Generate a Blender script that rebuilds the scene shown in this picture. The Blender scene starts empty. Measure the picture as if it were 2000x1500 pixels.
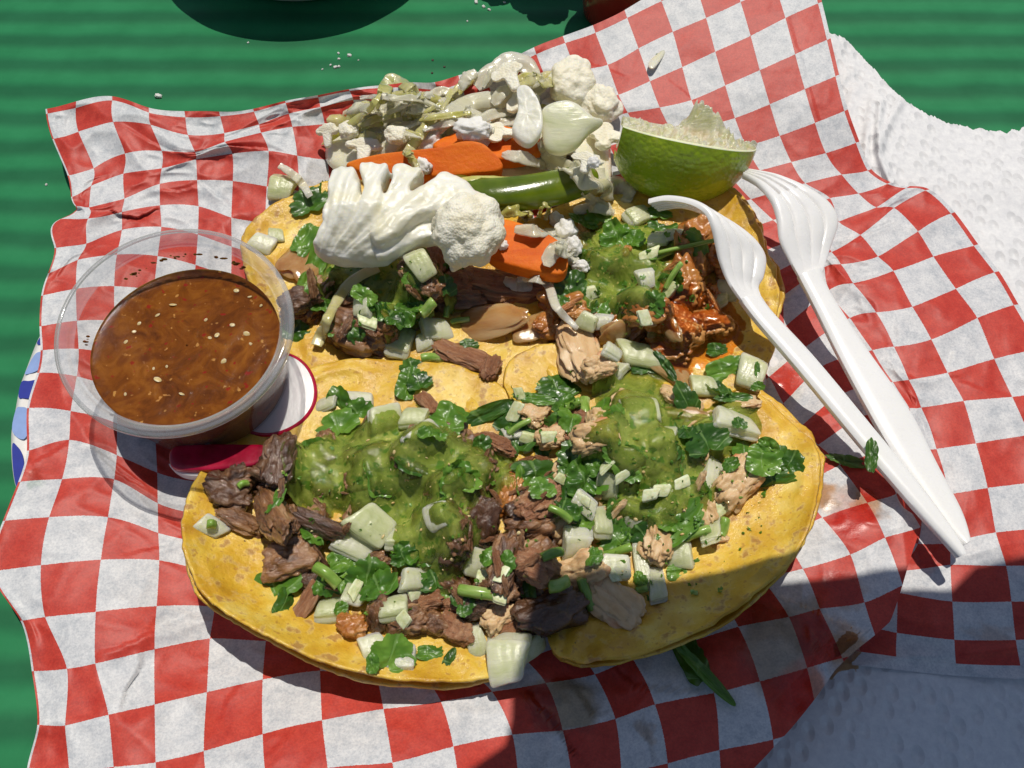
import bpy, bmesh, math, random
import numpy as np
from mathutils import Vector, Matrix
from mathutils.bvhtree import BVHTree
random.seed(7); RNG = np.random.default_rng(7)
S = 0.01                                   # everything below is worked out in centimetres
scene = bpy.context.scene
# ---------------------------------------------------------------- camera
CAM = np.array((0.0, -14.3, 24.77)); TILT = math.radians(30)
cd = bpy.data.cameras.new("camera"); cam = bpy.data.objects.new("camera", cd)
scene.collection.objects.link(cam); scene.camera = cam
cam.location = CAM * S; cam.rotation_euler = (TILT, 0, 0)
cd.angle = math.radians(60); cd.clip_start = 0.005; cd.clip_end = 20
cd.dof.use_dof = False
# ---------------------------------------------------------------- sky and sun
SUN = np.array((0.07, 0.27, 1.0)); SUN /= np.linalg.norm(SUN)     # direction towards the sun
world = bpy.data.worlds.new("World"); scene.world = world; world.use_nodes = True
nt = world.node_tree; nt.nodes.clear()
sky = nt.nodes.new('ShaderNodeTexSky'); sky.sky_type = 'NISHITA'; sky.sun_disc = False
sky.sun_elevation = math.asin(SUN[2]); sky.sun_rotation = math.atan2(SUN[0], SUN[1])
bg = nt.nodes.new('ShaderNodeBackground'); bg.inputs['Strength'].default_value = 0.08
wo = nt.nodes.new('ShaderNodeOutputWorld')
nt.links.new(sky.outputs[0], bg.inputs[0]); nt.links.new(bg.outputs[0], wo.inputs[0])
sl = bpy.data.lights.new("sun", 'SUN'); sl.energy = 4.7; sl.angle = math.radians(0.5); sl.color = (1.0, 0.94, 0.85)
so = bpy.data.objects.new("sun", sl); scene.collection.objects.link(so)
so.rotation_euler = Vector(SUN).to_track_quat('Z', 'Y').to_euler()
scene.view_settings.view_transform = 'Standard'; scene.view_settings.look = 'None'
scene.view_settings.gamma = 1; scene.view_settings.exposure = -0.5
# ---------------------------------------------------------------- pixel <-> place
FPX = 1000 / math.tan(math.radians(30))
CR = np.array((1.0, 0, 0)); CU = np.array((0, math.cos(TILT), math.sin(TILT))); CF = np.array((0, math.sin(TILT), -math.cos(TILT)))
def rays(px, py):
    px = np.asarray(px, float); py = np.asarray(py, float)
    d = CF + ((px - 1000) / FPX)[..., None] * CR + ((750 - py) / FPX)[..., None] * CU
    return d
def P(px, py, z):
    d = rays(px, py); t = (np.asarray(z, float) - CAM[2]) / d[..., 2]
    return CAM + d * t[..., None]
def proj(p):
    q = np.asarray(p) - CAM; dep = q @ CF
    return 1000 + FPX * (q @ CR) / dep, 750 - FPX * (q @ CU) / dep
def depth_at(p): return float((np.asarray(p) - CAM) @ CF)
# ---------------------------------------------------------------- noise
def _h(ix, iy, iz, s):
    h = (ix.astype(np.int64) * 374761393 + iy.astype(np.int64) * 668265263 + iz.astype(np.int64) * 2147483647 + s * 974711) & 0x7fffffff
    h = ((h ^ (h >> 13)) * 1274126177) & 0x7fffffff
    return ((h ^ (h >> 16)) & 0xffff) / 32767.5 - 1.0
def noise(p, s=0):
    s = int(round(s * 10)) if isinstance(s, float) else s
    p = np.asarray(p, float)
    if p.shape[-1] == 2: p = np.concatenate([p, np.zeros(p.shape[:-1] + (1,))], -1)
    i = np.floor(p).astype(int); f = p - i; f = f * f * f * (f * (f * 6 - 15) + 10)
    x, y, z = i[..., 0], i[..., 1], i[..., 2]; fx, fy, fz = f[..., 0], f[..., 1], f[..., 2]
    r = 0
    for a in (0, 1):
        for b in (0, 1):
            for c in (0, 1):
                w = (fx if a else 1 - fx) * (fy if b else 1 - fy) * (fz if c else 1 - fz)
                r = r + w * _h(x + a, y + b, z + c, s)
    return r
def fbm(p, s=0, o=4, g=0.5):
    p = np.asarray(p, float); r = 0; a = 1; t = 0
    for k in range(o): r = r + a * noise(p * 2 ** k + 17.3 * k, s + k); t += a; a *= g
    return r / t
def worley(p, cell, s=0):
    q = np.asarray(p) / cell; i = np.floor(q).astype(int); best = np.full(q.shape[:-1], 9.0)
    for a in (-1, 0, 1):
        for b in (-1, 0, 1):
            for c in (-1, 0, 1):
                j = i + np.array((a, b, c))
                o = np.stack([_h(j[..., 0], j[..., 1], j[..., 2], s + k) * .5 + .5 for k in (1, 2, 3)], -1)
                best = np.minimum(best, np.linalg.norm(j + o - q, axis=-1))
    return best
def sstep(a, b, x): t = np.clip((x - a) / (b - a), 0, 1); return t * t * (3 - 2 * t)
# ---------------------------------------------------------------- curves
def catmull(pts, n, closed=False):
    p = np.asarray(pts, float); m = len(p); out = []
    if closed: idx = lambda k: p[k % m]; seg = m
    else: idx = lambda k: p[min(max(k, 0), m - 1)]; seg = m - 1
    for u in np.linspace(0, seg, n, endpoint=not closed):
        k = min(int(u), seg - 1); t = u - k; a, b, c, d = idx(k - 1), idx(k), idx(k + 1), idx(k + 2)
        out.append(.5 * ((2 * b) + (c - a) * t + (2 * a - 5 * b + 4 * c - d) * t * t + (3 * b - a - 3 * c + d) * t ** 3))
    return np.array(out)
def tps(src, dst, lam=0.0):
    src = np.asarray(src, float); dst = np.asarray(dst, float); n = len(src)
    def U(r2): return r2 * np.log(r2 + 1e-12)
    K = U(((src[:, None] - src[None]) ** 2).sum(-1)) + lam * np.eye(n)
    Q = np.hstack([np.ones((n, 1)), src]); A = np.zeros((n + 3, n + 3)); A[:n, :n] = K; A[:n, n:] = Q; A[n:, :n] = Q.T
    w = np.linalg.solve(A, np.vstack([dst, np.zeros((3, dst.shape[1]))]))
    def f(q):
        q = np.asarray(q, float); sh = q.shape[:-1]; q = q.reshape(-1, 2); out = []
        for c in range(0, len(q), 20000):
            b = q[c:c + 20000]
            out.append(U(((b[:, None] - src[None]) ** 2).sum(-1)) @ w[:n] + w[n] + b @ w[n + 1:])
        return np.vstack(out).reshape(sh + (dst.shape[1],))
    return f
# ---------------------------------------------------------------- geometry container
class Geo:
    def __init__(s, V, F, uv=None): s.V = np.asarray(V, float); s.F = [tuple(int(i) for i in f) for f in F]; s.uv = uv
    def copy(s): return Geo(s.V.copy(), list(s.F), s.uv)
def merge(gs):
    V = []; F = []; o = 0
    for g in gs: V.append(g.V); F += [tuple(i + o for i in f) for f in g.F]; o += len(g.V)
    return Geo(np.vstack(V), F)
_ico = {}
def ico(n):
    if n not in _ico:
        bm = bmesh.new(); bmesh.ops.create_icosphere(bm, subdivisions=n, radius=1); bm.verts.ensure_lookup_table()
        _ico[n] = (np.array([v.co[:] for v in bm.verts]), [tuple(v.index for v in f.verts) for f in bm.faces]); bm.free()
    V, F = _ico[n]; return Geo(V.copy(), F)
def gridF(nu, nv, wrap=False, off=0):
    F = []
    for i in range(nu - 1):
        for j in range(nv if wrap else nv - 1):
            a = i * nv + j; b = i * nv + (j + 1) % nv; F.append((a + off, b + off, b + nv + off, a + nv + off))
    return F
def tube(path, rad, n=10, cap=True):
    path = np.asarray(path, float); m = len(path); rad = np.broadcast_to(np.asarray(rad, float), (m,))
    T = np.gradient(path, axis=0); T /= np.linalg.norm(T, axis=1)[:, None] + 1e-9
    up = np.array((0, 0, 1.0)); V = []
    a0 = np.cross(T[0], up);
    if np.linalg.norm(a0) < .1: a0 = np.cross(T[0], (1, 0, 0))
    a0 /= np.linalg.norm(a0); th = np.linspace(0, 2 * math.pi, n, endpoint=False)
    for k in range(m):
        a0 = a0 - T[k] * (a0 @ T[k]); a0 /= np.linalg.norm(a0); b = np.cross(T[k], a0)
        V += [path[k] + rad[k] * (math.cos(t) * a0 + math.sin(t) * b) for t in th]
    F = gridF(m, n, True)
    if cap: F += [tuple(range(n))[::-1], tuple(range((m - 1) * n, m * n))]
    return Geo(V, F)
def lathe(prof, n=96):
    th = np.linspace(0, 2 * math.pi, n, endpoint=False); V = []
    for r, z in prof: V += [(r * math.cos(t), r * math.sin(t), z) for t in th]
    return Geo(V, gridF(len(prof), n, True))
# ---------------------------------------------------------------- scene objects
def mesh_of(g, name, mat, smooth=True, uv=None):
    me = bpy.data.meshes.new(name); me.from_pydata((g.V * S).tolist(), [], g.F)
    if smooth: me.polygons.foreach_set('use_smooth', np.ones(len(me.polygons), bool))
    uv = g.uv if uv is None else uv
    if uv is not None:
        l = me.uv_layers.new(name='UVMap'); li = np.zeros(len(me.loops), int); me.loops.foreach_get('vertex_index', li)
        l.data.foreach_set('uv', np.asarray(uv, float)[li].ravel())
    for m in (mat if isinstance(mat, (list, tuple)) else [mat]): me.materials.append(m)
    me.update(); return me
def tagit(o, label=None, cat=None, group=None, kind=None):
    if label: o['label'] = label
    if cat: o['category'] = cat
    if group: o['group'] = group
    if kind: o['kind'] = kind
    return o
def empty(name, loc, label, cat, group=None):
    o = bpy.data.objects.new(name, None); scene.collection.objects.link(o); o.location = np.asarray(loc) * S
    o.empty_display_size = .01; return tagit(o, label, cat, group)
def put(name, g, mat, parent=None, smooth=True, label=None, cat=None, group=None, kind=None, hitme=False, hard=None):
    """g in world centimetres; becomes one object whose origin sits at its base"""
    if hitme: addhit(g.V, g.F)
    if parent is None: c = np.array(((g.V[:, 0].min() + g.V[:, 0].max()) / 2, (g.V[:, 1].min() + g.V[:, 1].max()) / 2, g.V[:, 2].min()))
    else: c = np.array(parent.location) / S
    q = Geo(g.V - c, g.F, g.uv); me = mesh_of(q, name, mat, smooth)
    if hard: me.set_sharp_from_angle(angle=math.radians(hard))
    o = bpy.data.objects.new(name, me); scene.collection.objects.link(o); o.parent = parent
    o.location = c * S if parent is None else (0, 0, 0)
    return tagit(o, label, cat, group, kind)
TREES = []
def addhit(V, F): TREES.append(BVHTree.FromPolygons(np.asarray(V).tolist(), F))
def hitray(o, d):
    best = None; dv = Vector(d).normalized(); ov = Vector(o)
    for t in TREES:
        l, n, i, dist = t.ray_cast(ov, dv)
        if l is not None and (best is None or dist < best[2]): best = (np.array(l), np.array(n), dist)
    return best
def hit(px, py):
    d = rays(px, py); h = hitray(CAM, d)
    if h is None: p = P(px, py, .6); return p, np.array((0, 0, 1.0))
    n = h[1]; n = n if n @ d < 0 else -n
    return h[0], n
def hitz(x, y, zmax=12):
    h = hitray((x, y, zmax), (0, 0, -1)); return h[0][2] if h else 0.0
# ---------------------------------------------------------------- materials
def mat_new(name):
    m = bpy.data.materials.new(name); m.use_nodes = True; t = m.node_tree; t.nodes.clear()
    out = t.nodes.new('ShaderNodeOutputMaterial'); b = t.nodes.new('ShaderNodeBsdfPrincipled'); t.links.new(b.outputs[0], out.inputs[0])
    tc = t.nodes.new('ShaderNodeTexCoord'); mp = t.nodes.new('ShaderNodeMapping'); mp.inputs['Scale'].default_value = (100, 100, 100)
    t.links.new(tc.outputs['Object'], mp.inputs[0])
    return m, t, b, mp, out
def N(t, typ, **kw):
    n = t.nodes.new(typ)
    for k, v in kw.items():
        if k in n.inputs: n.inputs[k].default_value = v
        else: setattr(n, k, v)
    return n
def ramp(t, src, stops):
    r = t.nodes.new('ShaderNodeValToRGB'); e = r.color_ramp.elements
    while len(e) < len(stops): e.new(.5)
    for k, (p, c) in enumerate(stops): e[k].position = p; e[k].color = tuple(c) + (1,) if len(c) == 3 else c
    t.links.new(src, r.inputs[0]); return r
def mix(t, a, b, f, mode='MIX'):
    m = t.nodes.new('ShaderNodeMix'); m.data_type = 'RGBA'; m.blend_type = mode
    for k, v in ((0, f), (6, a), (7, b)):
        if hasattr(v, 'is_linked') or hasattr(v, 'links'): t.links.new(v, m.inputs[k])
        elif k == 0: m.inputs[0].default_value = v
        else: m.inputs[k].default_value = tuple(v) + (1,)
    return m.outputs[2]
def stretch(t, mp, sc, rnd=False):
    m = t.nodes.new('ShaderNodeMapping'); m.inputs['Scale'].default_value = sc; t.links.new(mp.outputs[0], m.inputs[0])
    return m.outputs[0]
def pmat(name, stops, scale=1.5, detail=5, rough=.4, rvar=0, sss=0, srad=(.3, .15, .08), sscale=.2, bump=.3, bscale=8, bdist=.03,
         coat=0, st=(1, 1, 1), bst=None, spec=.5, extra=None, trans=0, rnd=.0, crough=.06, ior=1.45, bvor=False):
    m, t, b, mp, out = mat_new(name)
    src = stretch(t, mp, st); n = N(t, 'ShaderNodeTexNoise', Scale=scale, Detail=detail, Roughness=.6); t.links.new(src, n.inputs['Vector'])
    oi = t.nodes.new('ShaderNodeObjectInfo'); ad = N(t, 'ShaderNodeMath', operation='MULTIPLY_ADD'); ad.inputs[1].default_value = rnd
    t.links.new(oi.outputs['Random'], ad.inputs[0]); t.links.new(n.outputs[0], ad.inputs[2])
    col = ramp(t, ad.outputs[0], stops).outputs[0]
    if extra:
        for (c2, sc2, lo, hi, f2) in extra:
            n2 = N(t, 'ShaderNodeTexNoise', Scale=sc2, Detail=3); t.links.new(mp.outputs[0], n2.inputs['Vector'])
            r2 = ramp(t, n2.outputs[0], [(lo, (0, 0, 0)), (hi, (f2, f2, f2))]); col = mix(t, col, c2, r2.outputs[0])
    t.links.new(col, b.inputs['Base Color']); b.inputs['Roughness'].default_value = rough
    if rvar:
        rr = N(t, 'ShaderNodeMapRange'); rr.inputs['To Min'].default_value = max(0.03, rough - rvar); rr.inputs['To Max'].default_value = rough + rvar
        nn = N(t, 'ShaderNodeTexNoise', Scale=3.1, Detail=3); t.links.new(mp.outputs[0], nn.inputs['Vector']); t.links.new(nn.outputs[0], rr.inputs[0]); t.links.new(rr.outputs[0], b.inputs['Roughness'])
    b.inputs['Specular IOR Level'].default_value = spec; b.inputs['IOR'].default_value = ior
    if sss:
        b.inputs['Subsurface Weight'].default_value = sss; b.inputs['Subsurface Radius'].default_value = srad; b.inputs['Subsurface Scale'].default_value = sscale * S * 3
    if coat: b.inputs['Coat Weight'].default_value = coat; b.inputs['Coat Roughness'].default_value = crough
    if trans: b.inputs['Transmission Weight'].default_value = trans
    if bump:
        bn = N(t, 'ShaderNodeTexNoise', Scale=bscale, Detail=5, Roughness=.65); t.links.new(stretch(t, mp, bst or (1, 1, 1)), bn.inputs['Vector'])
        h = bn.outputs[0]
        if bvor:
            vo = N(t, 'ShaderNodeTexVoronoi', Scale=bscale * 1.2); t.links.new(mp.outputs[0], vo.inputs['Vector'])
            a = N(t, 'ShaderNodeMath', operation='SUBTRACT'); t.links.new(h, a.inputs[0]); t.links.new(vo.outputs['Distance'], a.inputs[1]); h = a.outputs[0]
        bp = N(t, 'ShaderNodeBump', Strength=bump, Distance=bdist * S); t.links.new(h, bp.inputs['Height']); t.links.new(bp.outputs[0], b.inputs['Normal'])
        if coat:
            fn = N(t, 'ShaderNodeTexNoise', Scale=11, Detail=3, Roughness=.6); t.links.new(mp.outputs[0], fn.inputs['Vector'])
            fb = N(t, 'ShaderNodeBump', Strength=min(1, .25 + bump * .6), Distance=.00022); t.links.new(fn.outputs[0], fb.inputs['Height']); t.links.new(bp.outputs[0], fb.inputs['Normal']); t.links.new(fb.outputs[0], b.inputs['Coat Normal'])
    m['h'] = 1
    return m
M = {}
M['beef'] = pmat('cooked_beef', [(.32, (.04, .016, .006)), (.48, (.155, .066, .025)), (.6, (.28, .135, .055)), (.74, (.46, .28, .15))], 1.6, 7, .3, .14, .12, bump=.9, bscale=6, bdist=.055, coat=.8, st=(.9, 1.6, 1.6), bst=(.8, 1.7, 1.7), rnd=.12, crough=.08)
M['beef_dark'] = pmat('seared_beef', [(.3, (.03, .013, .007)), (.55, (.11, .05, .024)), (.8, (.27, .15, .08))], 1.4, 7, .28, .12, .1, bump=.9, bscale=6, bdist=.055, coat=.8, st=(.9, 1.6, 1.6), bst=(.8, 1.7, 1.7), rnd=.1, crough=.08)
M['beef_pink'] = pmat('braised_beef', [(.3, (.15, .05, .02)), (.55, (.33, .14, .062)), (.8, (.52, .3, .16))], 1.5, 7, .3, .12, .12, bump=1, bscale=6, bdist=.07, coat=.5, st=(.7, 3, 3), bst=(.7, 3, 3), rnd=.1)
M['pastor'] = pmat('chile_marinated_pork', [(.3, (.2, .045, .006)), (.5, (.42, .15, .03)), (.68, (.58, .28, .08)), (.85, (.65, .38, .14))], 1.1, 5, .28, .1, .25, bump=.8, bscale=4, bdist=.05, coat=.6, rnd=.12, crough=.1)
M['chicken'] = pmat('griddled_chicken', [(.3, (.46, .25, .1)), (.5, (.66, .44, .22)), (.75, (.78, .6, .38))], 1.2, 5, .42, .1, .25, bump=.8, bscale=5, bdist=.05, coat=.1, rnd=.08, st=(1, 2, 2), extra=[((.55, .16, .03), 1.3, .56, .7, .8)])
M['onion'] = pmat('white_onion', [(.28, (.42, .47, .2)), (.5, (.64, .68, .38)), (.78, (.84, .85, .62))], 1.1, 4, .2, .06, .6, (.5, .55, .25), .4, bump=.5, bscale=5, bdist=.035, coat=.15, st=(.5, .8, 3), bst=(.4, 2.2, 3), rnd=.3, trans=.16, crough=.08)
M['onion_bit'] = pmat('small_onion_bit', [(.28, (.4, .44, .18)), (.5, (.58, .62, .32)), (.78, (.78, .8, .54))], 2.5, 4, .3, .06, .25, bump=.3, bscale=5, rnd=.3, spec=.3)
M['onion_brown'] = pmat('grilled_onion', [(.3, (.34, .13, .03)), (.5, (.55, .29, .1)), (.75, (.74, .5, .24))], 1.2, 4, .16, .05, .5, (.5, .3, .15), .35, bump=.4, bscale=4, bdist=.04, coat=.7, trans=.3, rnd=.1)
M['cauli'] = pmat('cauliflower_curd', [(.3, (.78, .71, .5)), (.5, (.86, .82, .66)), (.8, (.9, .88, .77))], 1.2, 4, .5, .1, .25, (.5, .42, .25), .2, bump=.6, bscale=11, bdist=.04, bvor=True)
M['stalk'] = pmat('cauliflower_stalk', [(.3, (.78, .75, .58)), (.5, (.86, .845, .73)), (.8, (.9, .89, .8))], .9, 5, .33, .1, .4, (.5, .45, .3), .3, bump=.6, bscale=5, bdist=.04, coat=.3, st=(.35, 1, 1), bst=(.35, 1.2, 1.2), extra=[((.82, .76, .48), 1.2, .52, .7, .6)])
M['cabbage'] = pmat('pickled_cabbage', [(.25, (.62, .56, .26)), (.5, (.8, .75, .48)), (.8, (.88, .85, .66))], .7, 4, .26, .08, .5, (.5, .45, .25), .3, bump=.5, bscale=4, bdist=.03, coat=.2, st=(.5, 1, 1), trans=.12, rnd=.2)
M['cabbage_green'] = pmat('green_cabbage', [(.28, (.4, .4, .06)), (.5, (.62, .6, .2)), (.75, (.8, .77, .46))], .6, 3, .24, .08, .5, (.4, .5, .1), .3, bump=.35, bscale=3, bdist=.03, coat=.3, trans=.15, rnd=.14)
M['carrot'] = pmat('carrot', [(.3, (.62, .1, .004)), (.5, (.76, .165, .008)), (.8, (.82, .24, .016))], .9, 5, .55, .1, .2, (.6, .25, .05), .2, bump=.7, bscale=7, bdist=.04, spec=.25, st=(.4, 2, 2))
M['jal_skin'] = pmat('jalapeno_skin', [(.3, (.06, .1, .004)), (.55, (.12, .17, .008)), (.8, (.2, .25, .02))], .6, 3, .16, .04, .2, bump=.3, bscale=3, bdist=.03, coat=.2, crough=.15)
M['jal_flesh'] = pmat('jalapeno_flesh', [(.3, (.42, .42, .08)), (.6, (.6, .58, .2)), (.8, (.72, .68, .36))], 1, 3, .22, .06, .4, bump=.4, bscale=5, bdist=.03, coat=.4)
M['stem'] = pmat('cilantro_stalk', [(.3, (.1, .2, .02)), (.55, (.22, .36, .06)), (.8, (.48, .58, .22))], 1, 3, .25, .06, .4, (.2, .4, .1), .2, bump=.3, bscale=4, bdist=.02, coat=.3, st=(.5, 4, 4), rnd=.15)
M['cheese'] = pmat('white_cheese', [(.3, (.8, .78, .7)), (.7, (.88, .87, .83))], 2, 3, .5, .1, .4, (.5, .5, .4), .2, bump=.8, bscale=8, bdist=.04)
M['tortilla'] = pmat('corn_tortilla', [(.3, (.48, .23, .014)), (.45, (.66, .385, .026)), (.56, (.77, .51, .065)), (.72, (.87, .68, .21))], .75, 9, .46, .12, .1, (.4, .25, .08), .2, bump=.9, bscale=5, bdist=.045, coat=.4, crough=.12,
    extra=[((.84, .66, .27), 2.6, .54, .68, .6), ((.56, .27, .012), .9, .52, .68, .5), ((.36, .14, .02), 2.6, .6, .68, .7), ((.42, .18, .03), 6, .6, .68, .6), ((.08, .035, .012), 3.8, .72, .76, .85)])
M['radish_in'] = pmat('radish_flesh', [(.3, (.74, .68, .68)), (.7, (.84, .8, .79))], 1.5, 4, .3, .1, .6, (.5, .4, .4), .3, bump=.3, bscale=7, bdist=.02, coat=.2)
M['radish_rind'] = pmat('radish_rind', [(.3, (.26, .0, .018)), (.55, (.46, .004, .04)), (.8, (.58, .02, .08))], 1.5, 4, .22, .05, .3, bump=.3, bscale=7, bdist=.02, coat=.5)
M['lime_rind'] = pmat('lime_rind', [(.3, (.15, .26, .004)), (.5, (.29, .42, .006)), (.75, (.48, .56, .03))], .35, 3, .2, .04, .25, (.2, .3, .05), .2, bump=.55, bscale=5, bdist=.04, coat=.4, bvor=True, extra=[((.4, .46, .06), 6, .6, .68, .5)])
M['lime_pith'] = pmat('lime_pith', [(.3, (.7, .74, .46)), (.7, (.8, .82, .6))], 1.5, 3, .4, 0, .5, bump=.3)
M['lime_pulp'] = pmat('lime_pulp', [(.3, (.6, .62, .3)), (.5, (.76, .76, .5)), (.8, (.88, .87, .7))], 1.6, 4, .12, .05, .5, (.5, .5, .2), .4, bump=.8, bscale=4, bdist=.07, coat=.6, trans=.3, st=(.8, 3, 1), bst=(.6, 3, 1))
M['plastic'] = pmat('white_plastic', [(.3, (.82, .815, .79)), (.7, (.85, .845, .825))], .5, 2, .28, .06, .35, (.5, .5, .45), .15, bump=.08, bscale=1.5, bdist=.03, coat=.25, crough=.15)
M['seed'] = pmat('pale_seed', [(.3, (.6, .38, .12)), (.7, (.78, .62, .34))], 3, 2, .3, 0, .3, bump=.1, coat=.4)
M['pepper'] = pmat('dark_peppercorn', [(.3, (.03, .015, .01)), (.7, (.1, .06, .04))], 3, 2, .5, bump=.5)
M['bowl'] = pmat('white_bowl', [(.3, (.74, .72, .7)), (.7, (.8, .78, .75))], 1, 2, .3, bump=0)
M['red_cup'] = pmat('red_plastic', [(.3, (.5, .02, .015)), (.7, (.6, .035, .025))], 1, 2, .2, bump=.1, coat=.3)
M['shade_mat'] = pmat('dark_shade_panel', [(.3, (.05, .06, .1)), (.7, (.08, .09, .14))], 2, 3, .8, bump=.4)
def m_leaf():
    m, t, b, mp, out = mat_new('cilantro_leaf')
    n = N(t, 'ShaderNodeTexNoise', Scale=1.6, Detail=4); t.links.new(mp.outputs[0], n.inputs[0])
    oi = t.nodes.new('ShaderNodeObjectInfo'); ad = N(t, 'ShaderNodeMath', operation='MULTIPLY_ADD'); ad.inputs[1].default_value = .5
    t.links.new(oi.outputs['Random'], ad.inputs[0]); su = N(t, 'ShaderNodeMath', operation='SUBTRACT'); t.links.new(n.outputs[0], su.inputs[0]); su.inputs[1].default_value = .22
    t.links.new(su.outputs[0], ad.inputs[2])
    col = ramp(t, ad.outputs[0], [(.12, (.014, .055, .008)), (.4, (.045, .13, .013)), (.65, (.1, .24, .022)), (.92, (.22, .4, .05))]).outputs[0]
    uv = N(t, 'ShaderNodeUVMap'); sp = N(t, 'ShaderNodeSeparateXYZ'); t.links.new(uv.outputs[0], sp.inputs[0])
    # veins fan out from the stalk end; uv = position on the leaf blade
    wv = N(t, 'ShaderNodeMath', operation='ARCTAN2'); t.links.new(sp.outputs[0], wv.inputs[0]); t.links.new(sp.outputs[1], wv.inputs[1])
    k = N(t, 'ShaderNodeMath', operation='MULTIPLY'); k.inputs[1].default_value = 5.5; t.links.new(wv.outputs[0], k.inputs[0])
    nz = N(t, 'ShaderNodeMath', operation='MULTIPLY_ADD'); nz.inputs[1].default_value = 1.2; t.links.new(n.outputs[0], nz.inputs[0]); t.links.new(k.outputs[0], nz.inputs[2])
    c = N(t, 'ShaderNodeMath', operation='COSINE'); t.links.new(nz.outputs[0], c.inputs[0])
    vr = ramp(t, c.outputs[0], [(.93, (0, 0, 0)), (1, (.55, .55, .55))])
    col = mix(t, col, (.25, .42, .12), vr.outputs[0]); t.links.new(col, b.inputs['Base Color'])
    b.inputs['Roughness'].default_value = .36; b.inputs['Coat Weight'].default_value = .15; b.inputs['Coat Roughness'].default_value = .15
    b.inputs['Subsurface Weight'].default_value = .15; b.inputs['Subsurface Radius'].default_value = (.1, .3, .05); b.inputs['Subsurface Scale'].default_value = .002
    bn = N(t, 'ShaderNodeTexNoise', Scale=6, Detail=3); t.links.new(mp.outputs[0], bn.inputs[0])
    ss = N(t, 'ShaderNodeMath', operation='SUBTRACT'); t.links.new(bn.outputs[0], ss.inputs[0]); t.links.new(vr.outputs[0], ss.inputs[1])
    bp = N(t, 'ShaderNodeBump', Strength=.5, Distance=.0004); t.links.new(ss.outputs[0], bp.inputs['Height']); t.links.new(bp.outputs[0], b.inputs['Normal'])
    tr = N(t, 'ShaderNodeBsdfTranslucent'); t.links.new(mix(t, col, (.3, .6, .02), .5), tr.inputs[0])
    ms = N(t, 'ShaderNodeMixShader'); ms.inputs[0].default_value = .22; t.links.new(b.outputs[0], ms.inputs[1]); t.links.new(tr.outputs[0], ms.inputs[2]); t.links.new(ms.outputs[0], out.inputs[0])
    return m
M['leaf'] = m_leaf()
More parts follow.
